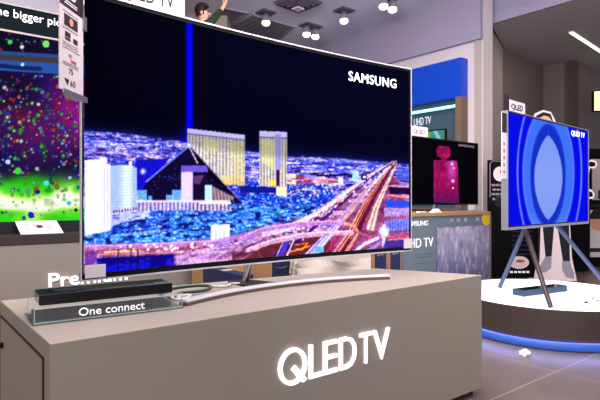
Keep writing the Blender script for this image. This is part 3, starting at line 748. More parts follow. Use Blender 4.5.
for x_, y_, r_, c_ in ((31, 215, 3.2, (20, 40, 190)), (24, 218, 2, (20, 60, 170)), (38, 192, 2, (10, 20, 150)), (18, 171, 3.4, (60, 220, 60)), (69, 203, 2.2, (60, 190, 230)), (76, 210, 1.6, (10, 10, 40)), (8, 162, 2.4, (190, 220, 255)), (46, 44, 3.5, (120, 240, 110)), (10, 42, 2.4, (60, 220, 70)), (22, 47, 2, (190, 240, 255)), (46, 183, 2.6, (90, 230, 230))):
    cv.dot(x_, y_, r_, c_)
sl = 52+X*.06
cv.blend(np.clip(2.6-np.abs(Y-sl-1), 0, 1)*.8, (46, 92, 165)); cv.blend(np.clip(6.5-np.abs(Y-sl-12.5), 0, 1)*.85, (40, 100, 190))
cv.blend(np.clip(3.2-np.abs(Y-sl-5.5), 0, 1)*.95, (68, 58, 62)); cv.blend(np.clip(2.5-np.abs(Y-sl-13-nb*2), 0, 1)*.9*(X < 42), (20, 28, 80))
cv.dot(22.5, 64.5, 1.8, (190, 240, 255))
picture('screen', cv, screen_mat('coloured_bokeh_picture', 1.0), ssr, 2.0+1.25, SZ1-SZ0, (W0.x, W0.y, SZ0), RZ, 620, 320, y=0, z0=0, x0=-2.0)
ssr.children[0].location = (0, 0, SZ0-.7245)
zz = lambda z: z-.7245
obj('bezel', joinbm([box(-2.03, 1.28, .0, .09, zz(SZ1), zz(SZ1)+.02), box(-2.03, 1.28, .0, .09, 0, zz(SZ0)), box(-2.03, -2.0, 0, .09, 0, zz(SZ1)), box(1.25, 1.28, 0, .09, 0, zz(SZ1)), box(-2.0, 1.25, .01, .09, zz(SZ0), zz(SZ1))]), M['darkgrey'], ssr)
obj('top_rail', box(-2.03, 1.28, -.012, .02, zz(SZ1)+.004, zz(SZ1)+.022), M['colm'], ssr, label='thin pale rail above the picture')
hb = thing('header_sign', 'dark header board lettered the bigger picture above the speckled left screen', 'sign', (W0.x, W0.y, 2.704), RZ)
HZ1 = zat(W0, U, 0, 3)
obj('board', box(-2.03, 1.28, -.005, .098, 0, HZ1-2.704, .002), mat('dark_green_grey_board', (12, 22, 26), .8, spec=.05), hb)
obj('top_edge', box(-2.03, 1.28, -.008, .1, HZ1-2.704, HZ1-2.704+.014), M['colm'], hb)
s12, s60 = along(W0, U, 12), along(W0, U, 61.3); kk = (s60-s12)/4.95
ts = s12-1.93*kk
tz0, tz1 = zat(W0, U, 12, 17.5)-2.704, zat(W0, U, 12, 9.3)-2.704
obj('lettering', text('the bigger picture', ts, ts+8.92*kk, tz0, tz1, y=-.006, depth=.004, bold=.0), M['letterwhite'], hb, label='white lettering reading the bigger picture')
# white lightbox sign at the top
qs = thing('hanging_sign', 'large white sign board with black QLED TV letters above the curved television', 'sign', (W0.x, W0.y, 3.12), RZ)
qa, qb = along(W0, U, 60), along(W0, U, 185.5)
obj('board', box(qa, qb, .02, .098, 0, .8, .003), mat('lit_white_sign_board', (235, 222, 226), .5, var=.02, emit=(235, 215, 225), strength=.08), qs)
obj('lettering', text('QLED TV', along(W0, U, 122), along(W0, U, 174.5), zat(W0, U, 170, 7.5)-3.12, zat(W0, U, 170, 7.5)-3.12+.17, y=.02, depth=.006), M['ink'], qs, label='black lettering reading QLED TV')
# info plate leaning on the ledge
ic = thing('info_plate', 'sloping white information plate on the dark ledge below the speckled screen', 'sign', (W0.x, W0.y, .7245), RZ)
i0, i1 = along(B0, U, 21), along(B0, U, 64)
tilt = Matrix.Translation((i0, -.335, .002)) @ Matrix.Rotation(math.radians(22), 4, 'X')
wI = i1-i0
obj('plate', box(0, wI, 0, .30, 0, .006, .001, mtx=tilt), M['card'], ic)
bm = bmesh.new()
for k, (x_, w_) in enumerate(((.22, .14), (.45, .12), (.75, .14))):
    for j in range(3): box(wI*x_-.03, wI*(x_+w_)-.03, .10+j*.05, .115+j*.05, .006, .0072, bm=bm, mtx=tilt)
obj('printed_lines', bm, M['greyink'], ic)
obj('printed_symbol', box(wI*.5-.02, wI*.5+.03, .13, .19, .006, .008, mtx=tilt), M['ink'], ic)
obj('rest', box(i0+.05, i1-.05, -.08, -.05, 0, .09), M['darkgrey'], ic)

# ------------------------------------------------------------------ stacked cartons behind the counter
def carton(label, org, rz, w, d, h, side=M['brown'], face=M['navy'], mark=True, group=None, inset=.0, line=None):
    t = thing('carton', label, 'box', org, rz, group)
    obj('body', box(0, w, 0, d, 0, h, .004), side, t)
    if face: obj('front_print', box(inset, w-inset, -.002, 0, .02, h-.01), face, t, label='navy printed front')
    obj('tape', box(w*.46, w*.54, .01, d-.01, h-.001, h+.0015), M['yellow'] if False else M['beige'], t)
    if mark: obj('printed_mark', joinbm([text('QLED', w*.25, w*.75, h*mark, h*mark+.03, y=-.002, depth=.001, bold=.02)]), M['greyink'], t)
    return t
pA = P(205, 270, 5.35); pA.z = 0
carton('tall brown carton standing at the back, left of the television neck', pA, RZ, .62, .3, 1.0, face=None, mark=None)
q1 = Vector((-.86, 4.62, 0)); q2 = Vector((-.46, 4.07, 0)); dq = (q2-q1)
carton('low wide navy carton standing in front of the tall brown one', q1, math.atan2(dq.y, dq.x), dq.length, .11, .46, side=M['navy'], mark=None)
c3 = Vector((-.218, 4.05, 0))
t3 = carton('narrow carton with navy front and plain brown side left of the white bag', c3, RZ, .175, .42, .85, mark=None)
bm = bmesh.new()
pts = [(.03+.115*i/8, -.003, .525-.012*math.sin(PI*i/8)) for i in range(9)]
tube(pts, .003, 6, bm=bm); obj('curved_line_mark', bm, M['uhd'], t3)
Ul = Vector((.91, 4.6, 0))
pd = Ul+U*-.382
carton('navy fronted carton right of the white bag, the left one of the pair', pd, RZ, .185, .45, .85, mark=.68, inset=.022)
pd = Ul+U*-.187
carton('navy fronted carton touching the slate blue UHD TV cabinet', pd, RZ, .174, .45, .85, mark=.68, inset=.022)
# white bag
bm = bmesh.new(); bmesh.ops.create_cube(bm, size=1); bmesh.ops.subdivide_edges(bm, edges=bm.edges[:], cuts=14, use_grid_fill=True)
for vv in bm.verts:
    x, y, z = vv.co
    k = 1-.30*max(0, z-.1)
    cr = .012*math.sin(x*9+z*13)+.008*math.sin(z*21-x*9+y*12)+.006*math.sin(y*26+z*13)
    vv.co = Vector((x*.60*k+cr, y*.24*k+cr-.02*(1-4*x*x), max(0, (z+.5)*.80+(cr*.8 if z > -.45 else 0))))
bagp = P(330, 260, 4.1); bagp.z = 0
bag = obj('plastic_bag', bm, M['bag'], None, loc=bagp, rotz=.25, smooth=False)
tag(bag, 'big crumpled white plastic sack standing on the floor behind the counter', 'bag')

# ------------------------------------------------------------------ slate blue plinth with lavender picture, television on it
PL = 1.373
pl = thing('display_cabinet', 'slate blue UHD TV cabinet with a lavender field picture right of the curved television', 'cabinet', Ul, RZ)
PH = .93
obj('body', box(0, PL, 0, .55, 0, PH-.03, .002), M['uhd'], pl)
obj('top_board', box(-.005, PL+.015, -.012, .56, PH-.03, PH, .002), M['brown'], pl, label='light brown wooden top board')
obj('edge_post', box(PL, PL+.03, -.008, .55, 0, PH-.03), M['wood'], pl)
lv = Canvas(425, 215, 500, 340, 3, (130, 120, 150)); X, Y = lv.X, lv.Y
vn = lv.noise(1.6, 7); vn2 = lv.noise(4, 10); vn3 = lv.noise(1.2, 4)
lv.im[:] = 0
dk = np.clip((Y-225)/50, 0, 1)[..., None]
lv.im = (1-dk)*np.array([168, 160, 176.])+dk*np.array([96, 92, 130.])
lv.blend(np.clip(vn*3-1.5, 0, 1)*.7, (196, 186, 196)); lv.blend(np.clip(vn2*3-1.6, 0, 1)*.6, (96, 74, 132)); lv.blend(np.clip(vn3*3-2, 0, 1)*.6, (70, 62, 104))
lv.blend(np.clip((X-465)/25, 0, 1)*np.clip((234-Y)/9, 0, 1)*.6, (96, 60, 150))
ps0 = along(Ul, U, 436.5)
z1 = zat(Ul, U, 436.5, 227.7); z0 = .05
picture('lavender_picture', lv, screen_mat('lavender_print', emit=False, rough=.5), pl, PL-ps0-.005, z1-z0, (Ul.x, Ul.y, z0), RZ, 110, 140, y=-.004, x0=ps0).location = (0, 0, z0)
obj('picture_backing', box(ps0, PL-.005, -.0035, .0, z0, z1), M['navy'], pl)
obj('lettering', text('UHD TV', along(Ul, U, 404), along(Ul, U, 433), zat(Ul, U, 418, 247.5), zat(Ul, U, 418, 238.5), y=0, depth=.004, bold=.0), M['print_w'], pl, label='white lettering reading UHD TV')
obj('brand_lettering', text('SAMSUNG', along(Ul, U, 405.5), along(Ul, U, 428), zat(Ul, U, 418, 226), zat(Ul, U, 418, 221), y=0, depth=.003, bold=.008), M['print_w'], pl, label='small white brand lettering at the top')
for y_ in (254, 257, 263): obj('printed_line', box(along(Ul, U, 414), along(Ul, U, 433), -.002, 0, zat(Ul, U, 420, y_+.6), zat(Ul, U, 420, y_)), M['teal'], pl)
for x_ in (450, 457, 464, 476): obj('printed_symbol', box(along(Ul, U, x_), along(Ul, U, x_+3), -.002, 0, zat(Ul, U, 465, 221.5), zat(Ul, U, 465, 218)), M['alum'], pl)
obj('yellow_badge', lathe([(0, 0), (.075, 0), (.075, .006), (0, .006)], 24, axis=Matrix.Translation((along(Ul, U, 486), 0, zat(Ul, U, 486, 218.5))) @ Matrix.Rotation(PI/2, 4, 'X')), M['yellow'], pl, label='round yellow badge at the top right')
# pink bottle television
BL_ = Vector((1.033, 4.86, 1.0)); bw, bh = along(Vector((1.033, 4.86, 0)), U, 478.3), .655
pt = thing('flat_television', 'black television showing a pink perfume bottle on the slate blue cabinet', 'television', (BL_.x, BL_.y, PH), RZ)
pc = Canvas(405, 130, 485, 212, 4, (4, 3, 8)); X, Y = pc.X, pc.Y; pn = pc.noise(2, 5); pn2 = pc.noise(3, 3)
cap_ = pc.pmask([(438, 146), (449, 146.5), (451, 152), (450, 157), (446, 159), (445, 163), (441, 163), (441, 158), (437, 156), (436.5, 150)])
bod = pc.pmask([(433.5, 160), (457, 161), (458, 170), (459, 203), (434, 203), (433.5, 180)])
for msk in (cap_, bod): pc.blend(msk, (150, 12, 86)); pc.blend(msk*np.clip(pn*3-1.4, 0, 1)*.6, (205, 30, 116)); pc.blend(msk*np.clip(pn2*3-1.8, 0, 1)*.6, (110, 8, 70))
pc.blend(bod*np.exp(-((X-452)/4)**2)*np.clip((186-Y)/14, 0, 1)*.8, (226, 90, 220)); pc.blend(bod*np.clip((Y-188)/16, 0, 1)*.8, (70, 22, 96))
for x_, y_, r_ in ((452, 164, 1.4), (454, 168, 1), (453, 181, 1.6), (453, 188, 1.1),): pc.dot(x_, y_, r_, (250, 190, 245))
picture('screen', pc, screen_mat('pink_bottle_picture'), pt, bw-.03, bh-.03, (BL_.x, BL_.y, BL_.z+.015), RZ, 200, 130, y=-.0015, x0=.015).location = (0, 0, BL_.z-PH+.015)
zb2 = BL_.z-PH
obj('bezel', box(0, bw, 0, .035, zb2, zb2+bh, .003), M['black'], pt)
st = obj('stand', joinbm([box(.35, bw-.02, .0, .012, .003, .012), box(bw-.035, bw-.02, 0, .012, .003, zb2+.01), box(.35, .365, 0, .012, .003, zb2+.01), box(.3, bw, .0, .2, .0, .005)]), M['alum'], pt, label='thin metal frame stand')
obj('side_tag', box(-.012, 0, -.004, .0, zb2+bh-.15, zb2+bh-.03), M['card'], pt)
obj('lettering', text('SAMSUNG', bw-.36, bw-.08, zb2+bh-.055, zb2+bh-.03, y=-.002, depth=.001), M['greyink'], pt)
tc_ = thing('shelf_sign', 'little white QLED card standing on top of the perfume bottle television', 'sign', (BL_.x, BL_.y, BL_.z+bh+.0005), RZ)
obj('card', box(.0, .27, .008, .014, 0, .095, .001), M['card'], tc_)
obj('lettering', text('QLED', .05, .22, .03, .065, y=.008, depth=.002, bold=.01), M['greyink'], tc_)
for i, (px_, w_, lb) in enumerate(((422, .09, 'small pale remote lying left on the slate blue cabinet top'), (437, .11, 'white folded leaflet lying on the slate blue cabinet top'))):
    s_ = along(Ul, U, px_)
    pos = Ul+U*s_+N*.03; pos.z = PH+.0005
    if i == 0:
        o = thing('remote_control', lb, 'remote', pos, RZ+.2); obj('body', box(0, w_+.05, 0, .035, 0, .014, .004), M['white'], o)
        obj('button', lathe([(0, 0), (.008, 0), (.008, .002), (0, .002)], 12, axis=Matrix.Translation((.03, .017, .014))), M['darkgrey'], o)
    else:
        bm = plate([(0, 0), (w_, 0), (w_*.55, .035)], 0, .07); o = obj('leaflet', bm, M['paper'], None, loc=pos, rotz=RZ-.1); tag(o, lb, 'leaflet')

# ------------------------------------------------------------------ lit wall unit with blue header
# local x runs from the near end towards the back left (along N), local y away from the room (U)
t0 = .248; d0 = .175
hu0 = Cw+N*t0-U*d0
RN = math.atan2(N.y, N.x)
un = thing('wall_display_unit', 'tall lit wall display unit with a blue header and UHD TV lettering', 'display unit', hu0, RN)
# with rotation RN local +x = N, local +y = (-N.y, N.x) = -U  -> room side is +y
LEN = 3.0; ztop = 3.136; zhd = 2.567
def ub(x0, x1, y0, y1, z0, z1, **k): return box(x0, x1, -y1, -y0, z0, z1, **k)   # y measured into the wall
obj('header', ub(0, LEN, 0, d0-.005, zhd, ztop, bev=.002), M['blue'], un, label='glossy lit blue header box')
obj('back_panel', ub(.1, LEN, d0-.03, d0-.005, .0, zhd), M['teal'], un, label='teal grey recessed back panel')
obj('side_panel', ub(0, .10, .0, d0-.005, 0, zhd), M['wood'], un)
obj('side_panel', ub(LEN-.1, LEN, .0, d0-.03, 0, zhd), M['wood'], un)
lt0 = zat(hu0, N, 455, 105.5)
obj('light_strip', ub(.1, LEN-.1, .02, .05, lt0-.02, lt0+.02), M['strip'], un, label='cyan lit strip')
obj('shelf', ub(.1, LEN-.1, .0, d0-.03, .9, .93), M['wood'], un)
bp = hu0+U*(d0-.03)
def flip(tmin, tmax): return Matrix.Translation((tmin+tmax, 0, 0)) @ Matrix.Rotation(PI, 4, 'Z')
a1, a0 = along(bp, N, 414), along(bp, N, 431)
obj('lettering', text('UHD TV', a0, a1, zat(bp, N, 422, 125), zat(bp, N, 422, 117.5), y=0, depth=.004, mtx=Matrix.Translation((a0+a1, -d0+.03, 0)) @ Matrix.Rotation(PI, 4, 'Z')), M['print_w'], un, label='white lettering reading UHD TV')
sp1, sp0 = along(bp, N, 427), along(bp, N, 446)
sv = Canvas(400, 120, 460, 160, 4, (60, 160, 160)); X, Y = sv.X, sv.Y; q = sv.noise(5, 6, .5)
sv.blend(np.clip(q*3-1.3, 0, 1), (60, 190, 90)); sv.blend(np.exp(-((X-437-(Y-135)*.5)/2)**2), (180, 230, 240)); sv.blend(np.clip((431-X)/3, 0, 1), (180, 190, 60)); sv.blend(np.clip((X-442)/2, 0, 1)*.8, (110, 120, 100))
zt_ = zat(bp, N, 437, 131)
stv = None
stv = obj('picture_panel', box(sp0-.02, sp1+.02, -.145+0.0, -.145+.03, zt_-.5, zt_+.02, .003), M['black'], un, label='small black framed panel with a green picture')
# picture faces the room (+y local)
picture('screen', sv, screen_mat('green_picture', .8), stv, sp1-sp0, .46, (hu0.x, hu0.y, zt_-.46), RN, 60, 40, y=-.1135, x0=sp0).location = (0, 0, zt_-.46)

# ------------------------------------------------------------------ round lit podium
PC = Vector((2.035, 4.27, 0)); R = .72; PT = .289
po = thing('round_podium', 'round dark podium with a glowing white top and a blue light ring', 'podium', PC)
obj('body', lathe([(R-.06, .0), (R-.06, .082), (R, .087), (R, PT-.004), (R-.02, PT-.001), (0, PT-.001)], 96), M['podium'], po, smooth=False)
obj('lit_top', lathe([(0, PT-.001), (R-.006, PT-.001), (R-.004, PT+.0), (R-.008, PT+.004), (0, PT+.004)], 96), M['discglow'], po, label='glowing white round top')
bm = bmesh.new(); rr = R-.022; sg = 96; rows = []
for k in range(sg):
    an = 2*PI*k/sg
    rows.append([bm.verts.new(((rr+.024*math.cos(2*PI*j/8))*math.cos(an), (rr+.024*math.cos(2*PI*j/8))*math.sin(an), .034+.03*math.sin(2*PI*j/8))) for j in range(8)])
for k in range(sg):
    a_, b_ = rows[k], rows[(k+1) % sg]
    for j in range(8): bm.faces.new((a_[j], a_[(j+1) % 8], b_[(j+1) % 8], b_[j]))
obj('added_glow_strip', lathe([(R-.05, .0815), (R-.012, .0848)], 96), mat('added_floor_glow', (200, 200, 255), .5, emit=(165, 170, 255), strength=13, var=0), po, label='added blue white glow strip hidden under the rim')  # added downward glow that strengthens the light on the floor
obj('light_ring', bm, M['ring'], po, smooth=True, label='blue light tube around the foot')

# television on three slanting legs
V = Vector((.737, .675, 0)).normalized(); VN = Vector((-V.y, V.x, 0)); RV = math.atan2(V.y, V.x)
EL = Vector((1.496, 3.75, 0)); ew, ez0, ez1 = 1.6, .852, 1.692
TZ = PT+.005
et = thing('easel_television', 'television with nested blue ovals on three slanting legs on the round podium', 'television', (EL.x, EL.y, TZ), RV)
ec = Canvas(500, 100, 600, 240, 3, (4, 10, 226)); X, Y = ec.X, ec.Y
def ell(cx, cy, rx, ry): return np.hypot((X-cx)/rx, (Y-cy)/ry)
e1 = ell(549.5, 172, 32, 88); ec.blend(np.exp(-(np.abs(e1-1)*32/.9)**2), (110, 130, 255)); 
e2 = ell(548.5, 173, 25.5, 66); ec.blend(np.clip((1-e2)*25+.5, 0, 1), (62, 112, 246)); ec.blend(np.exp(-(np.abs(e2-1)*25/.8)**2)*.6, (120, 150, 255))
e3 = ell(548, 176, 17.5, 52); ec.blend(np.clip((1-e3)*12+.5, 0, 1)*.9, (14, 38, 190))
half = 14.2*np.clip(1-np.abs((Y-177.5)/42.5)**2.1, 0, 1)**.8
ves = np.clip(half-np.abs(X-548.3)+.3, 0, 1); ec.blend(ves, (124, 152, 240)); ec.blend(ves*np.clip(1-np.abs(Y-178)/42, 0, 1)*.4, (150, 170, 245))
ec.blend(np.clip((X-582)/6, 0, 1)*.3, (0, 0, 250)); ec.blend(np.clip((Y-212)/12, 0, 1)*(1-np.clip((1-e3)*12, 0, 1))*np.clip((1-e2)*25+.5, 0, 1)*.4, (110, 150, 250))
lz = TZ
picture('screen', ec, screen_mat('blue_oval_picture', 1.05), et, ew-.02, ez1-ez0-.02, (EL.x, EL.y, ez0+.01), RV, 260, 180, y=-.0015, x0=.01).location = (0, 0, ez0+.01-lz)
obj('bezel', box(0, ew, 0, .04, ez0-lz, ez1-lz, .003), M['darkgrey'], et)
obj('metal_frame', joinbm([box(-.008, ew+.008, -.006, .042, ez0-lz-.02, ez0-lz), box(-.01, 0, -.006, .042, ez0-lz-.02, ez1-lz+.004), box(ew, ew+.008, -.006, .042, ez0-lz-.02, ez1-lz+.004), box(0, ew, -.006, .042, ez1-lz, ez1-lz+.006)]), M['alum'], et, label='pale metal outer frame')
obj('lettering', text('QLED TV', along(EL, V, 571.5)-.01, along(EL, V, 583)+.03, zat(EL, V, 577, 136.5)-lz, zat(EL, V, 577, 131.5)-lz, y=-.002, depth=.002, bold=.0), M['glow'], et, label='white lettering reading QLED TV')
def legline(fs, ff, ts_, tb, zt): return [(fs, -ff, 0.0), (fs+(ts_-fs)*.5, -ff+(tb+ff)*.5, (zt-lz)*.5), (ts_, tb, zt-lz)]
# foot positions measured along the panel / before the panel
for fs, ff, s2, b2, mm in ((.106, .26, .45, .085, 'wood'), (1.36, .233, 1.05, .085, 'alum'), (.58, -.35, .77, .2, 'alum')):
    k = 1.35; z2 = .85
    top = (fs+(s2-fs)*k, -ff+(b2+ff)*k, (z2-lz)*k)
    obj('leg', tube([(fs, -ff, 0.012), top], .017, 14, r1=.019), M['legblue'] if mm == 'alum' else M['legbrown'], et)
obj('leg_bracket', box(.4, 1.15, .045, .30, 1.0-lz, 1.08-lz, .01), M['darkgrey'], et)
# tag cards at the easel television's left upper corner
ek = thing('shelf_sign', 'small card with a black half and QLED lettering above the blue oval television', 'sign', (EL.x, EL.y, ez1+.007), RV)
obj('card', box(.05, .31, .01, .016, 0, .085, .001), M['card'], ek)
obj('dark_panel', box(-.035, .05, .01, .016, 0, .12, .001), M['maroon'], ek)
obj('lettering', text('QLED', .08, .27, .02, .06, y=.01, depth=.002, bold=.01), M['ink'], ek)
ek2 = thing('spec_card', 'narrow product card hanging at the left edge of the blue oval television', 'sign card', EL-V*.085+Vector((0, 0, ez0+.35)), RV)
obj('sheet', box(0, .072, .0, .004, 0, .47), M['card'], ek2)
obj('header', box(0, .072, -.001, 0, .33, .47), M['maroon'], ek2, label='dark maroon header band')
for k in range(5): obj('printed_line', box(.02, .05, -.001, 0, .04+.05*k, .06+.05*k), M['greyink'], ek2)

# flat box and cables on the podium
fb = G(526, 294, TZ)
def gp(px, py): return G(px, py, TZ)
pa, pb = gp(524.5, 297.5), gp(568, 292)
dv = pb-pa; rb = math.atan2(dv.y, dv.x)
ob = thing('connection_box', 'flat dark teal glossy box lying on the glowing round podium', 'electronics box', pa+Vector((0, .01, .0)), rb)
obj('body', box(0, dv.length, 0, .11, .003, .052, .004), M['boxblue'], ob)
for x in (.01, dv.length-.03):
    for y in (.01, .08): obj('foot', box(x, x+.02, y, y+.02, 0, .004), M['black'], ob)
obj('gloss_plate', box(.02, dv.length-.02, .02, .09, .0515, .0532), M['gloss'], ob)  # glossy black plate on the box top
cable([gp(488, 289.5)+Vector((0, 0, .004)), gp(497, 289)+Vector((0, 0, .004)), gp(505, 293)+Vector((0, 0, .004)), gp(515, 295)+Vector((0, 0, .004)), gp(523, 295.5)+Vector((0, 0, .004))], .003, M['greyink'], 'thin_cable', 'thin grey cable from the teal box to the podium edge')
cable([gp(597, 297), gp(592, 299), gp(598, 300.5), gp(603, 298), gp(596, 302)], .004, M['boxblue'], 'coiled_cable', 'tangled teal cable at the right of the glowing podium top')
o = obj('cable_plug', box(-.012, .012, -.008, .008, 0, .012, .003), M['black'], None, loc=gp(586, 303)); tag(o, 'tiny black plug lying on the glowing podium top', 'plug')
bm = bmesh.new(); bmesh.ops.create_icosphere(bm, subdivisions=3, radius=1)
for vv in bm.verts:
    x, y, z = vv.co; j = 1+.2*math.sin(x*7+y*5)+.15*math.sin(z*9-x*6); vv.co = Vector((x*.035*j, y*.02*j, max(0, .018+z*.02*j)))
o = obj('paper_scrap', bm, M['paper'], None, loc=G(525, 355.5, 0)); tag(o, 'crumpled white scrap on the floor against the podium', 'paper scrap')

# ------------------------------------------------------------------ black boards and standee behind
bb0 = P(488.5, 200, 7.0); bb0.z = 0; bb1 = P(538, 200, 7.0); bb1.z = 0
bwid = (bb1-bb0).length
bb = thing('black_display_board', 'black free-standing board with round emblems behind the easel television', 'display board', bb0, 0)
ztb = H+40*7.0/F
obj('board', box(0, bwid, 0, .05, 0.0, ztb, .004), M['blackw'], bb)
def bpx(x): return (x-488.5)/F*7.0
def bpz(y): return H-(y-200)/F*7.0
def disc(cx, cz, rx, rz, y, m, name, parent, label=None, th=.004):
    return obj(name, plate([(cx+rx*math.cos(2*PI*k/32), cz+rz*math.sin(2*PI*k/32)) for k in range(32)], y-th, y), m, parent, label=label)
disc(bpx(500), bpz(174), .09, .1, 0, M['outline'], 'round_emblem', bb, 'pale pink round emblem near the top')
disc(bpx(501), bpz(171.5), .02, .022, -.004, M['redink'], 'round_emblem_mark', bb)
e_ = disc(bpx(519), bpz(262.5), .135, .085, 0, M['outline'], 'oval_emblem', bb, 'pale oval emblem near the foot')
disc(bpx(520), bpz(261), .06, .02, -.004, M['redink'], 'oval_emblem_mark', bb)
obj('caption', text('SUPER HERO'[:5], bpx(509), bpx(531), bpz(273), bpz(270.5), y=0, depth=.002), M['print_w'], bb) if False else obj('caption', joinbm([box(bpx(510)+k*.055, bpx(510)+k*.055+.04, -.002, 0, bpz(273), bpz(271)) for k in range(5)]), M['print_w'], bb)
bm = bmesh.new()
for j, y in enumerate((184, 188.5, 193, 198)):
    for k in range(4): box(bpx(491.5+k*4+(j % 2)), bpx(494.8+k*4+(j % 2)), -.003, 0, bpz(y+2.2), bpz(y), bm=bm)
obj('text_lines', bm, M['greyink'], bb)
bm = bmesh.new()
for j in range(9): box(bpx(512), bpx(533), -.003, 0, bpz(217+j*4.6+1), bpz(217+j*4.6), bm=bm)
obj('text_block', bm, M['navy'], bb)
obj('white_corner_line', joinbm([tube([(.02, -.003, ztb-.05), (.06, -.003, ztb-.01), (.24, -.003, ztb-.03)], .006, 6), tube([(.02, -.003, ztb-.05), (.02, -.003, ztb-.5)], .006, 6)]), M['greyink'], bb)
for x in (.05, bwid-.15): obj('foot', box(x, x+.1, .0, .2, 0, .02), M['black'], bb)
b2 = P(541, 200, 7.7); b2.z = 0
bk = thing('black_display_wall', 'wide black partition standing behind the cardboard figure', 'partition', b2, 0)
obj('panel', box(0, (588.5-541)/F*7.7, 0, .06, 0, bpz(150), .004), M['blackw'], bk)
for x in (.05, .5): obj('foot', box(x, x+.1, -.1, .16, 0, .02), M['black'], bk)

# cardboard standee of a standing person
SY = 6.7
st0 = P(548, 200, SY); st0.z = 0
sd = thing('cardboard_standee', 'life-size cardboard cutout of a standing person in black jeans behind the easel television', 'cutout', st0, 0)
def q_(x, y): return ((x-548)/F*SY, max(0.0, H-(y-200)/F*SY))
outl = [(534, 281), (536, 268), (540, 262), (541, 226), (540, 205), (535, 190), (526, 178), (523, 160), (528, 142), (534, 134), (532, 122), (535, 113.5), (543, 110), (551, 112), (555.5, 121), (553, 133), (560, 140), (570, 148), (580, 158), (588, 163), (591, 159.5), (596, 161), (597.5, 165), (594.5, 168.5), (590, 168), (588, 180), (587, 188), (592, 190), (595, 194), (593.5, 198.5), (588, 199), (580, 192), (572, 190), (570, 205), (570, 226), (572, 258), (575, 272), (577, 281)]
def cut(pts, y0, y1): return plate([q_(*p) for p in pts], y0, y1)
obj('board', cut(outl, 0, .015), M['outline'], sd, label='white bordered cardboard outline')
hd_ = [(534.5, 124), (536, 116), (543, 112.3), (550, 114), (553.5, 122), (550, 131), (545, 134), (540, 132)]
obj('face', cut(hd_, -.002, 0), M['skin'], sd)
obj('hair', cut([(534.5, 124), (536, 115.8), (543, 112), (550.5, 113.8), (553.6, 123), (549, 117), (544, 115.6), (539, 118)], -.004, -.002), M['hair'], sd)
for x_ in (541, 546): obj('eye', cut([(x_, 123.5), (x_+2, 123.5), (x_+2, 124.6), (x_, 124.6)], -.004, -.002), M['ink'], sd)
obj('shirt', cut([(537, 136), (553, 136), (566, 148), (586, 163), (590, 164), (583, 182), (574, 186), (568, 176), (568, 205), (542, 205), (540, 186), (529, 176), (527, 160), (531, 144)], -.002, 0), M['tshirt'], sd)
for q in ([(588, 163), (591, 161.5), (595, 162.5), (595.5, 165.5), (592, 167), (588.5, 166)], [(588, 191), (592, 192), (593, 196), (589, 197.5)]): obj('hand', cut(q, -.002, 0), M['blackw'], sd, label='black shape inside the pink outline')
obj('jeans', joinbm([cut([(543, 204), (556, 204), (554, 226), (551.5, 257), (545.5, 258), (543, 230)], -.002, 0), cut([(556, 204), (568, 204), (569, 226), (570, 262), (563, 262), (558, 230)], -.002, 0)]), M['denim'], sd, label='black jeans')
for s_ in ([(545, 257), (551.5, 256), (551, 268), (546, 272), (538, 273), (540, 266)], [(562, 261), (569.5, 261), (574, 274), (574, 279), (566, 277), (562, 270)]):
    obj('shoe', cut(s_, -.003, 0), M['shoe'], sd, label='grey shoe')
obj('prop_foot', joinbm([plate([(-.05, 0), (.25, 0), (.02, .6)], .015, .02), box(-.15, .35, .015, .25, 0, .01)]), M['outline'], sd)

# posters at the far right edge
fy = 8.2; f0 = P(588, 200, fy); f0.z = 0
fr = thing('poster_case', 'dark framed poster case with a face at the far right edge', 'poster', f0, 0)
def fx(x): return (x-588)/F*fy
def fz(y): return H-(y-200)/F*fy
obj('frame', joinbm([box(0, fx(640), 0, .08, 0, fz(157)), box(0, fx(640), -.05, .1, fz(157), fz(149))]), M['blackw'], fr)
obj('upper_sheet', box(fx(592), fx(630), -.004, 0, fz(200), fz(159)), M['colm'], fr, label='grey upper sheet')
obj('dark_print', box(fx(598), fx(610), -.006, -.004, fz(199), fz(190)), M['ink'], fr)
obj('shelf_strip', box(fx(589), fx(635), -.03, 0, fz(207.5), fz(204)), M['darkgrey'], fr)
obj('lower_sheet', box(fx(590), fx(630), -.004, 0, fz(257), fz(210)), M['wallw'], fr, label='pale lower sheet with a face')
fc = obj('face', plate([(fx(598)+.13*math.cos(2*PI*k/24), fz(221)+.16*math.sin(2*PI*k/24)) for k in range(24)], -.007, -.004), M['skinink'], fr)
obj('hair', plate([(fx(598)+.14*math.cos(PI*k/12), fz(219)+.17*math.sin(PI*k/12)) for k in range(13)], -.009, -.007), M['hair'], fc)
obj('dark_band', box(fx(589), fx(630), -.006, -.004, fz(252), fz(248)), M['ink'], fr)
# bright window lights at the far right
wl = thing('wall_lamp', 'bright warm square lamp on the far wall at the right edge', 'lamp', P(601, 101, 9.9)+Vector((0, 0, -.2)), math.radians(-50)+PI/4)
obj('housing', box(-.14, .14, 0, .08, 0, .4, .01), M['darkgrey'], wl)
obj('lens', box(-.12, .12, -.01, 0, .02, .38), mat('warm_lamp_lens', (255, 235, 170), .4, emit=(255, 232, 160), strength=1.5, var=0), wl)

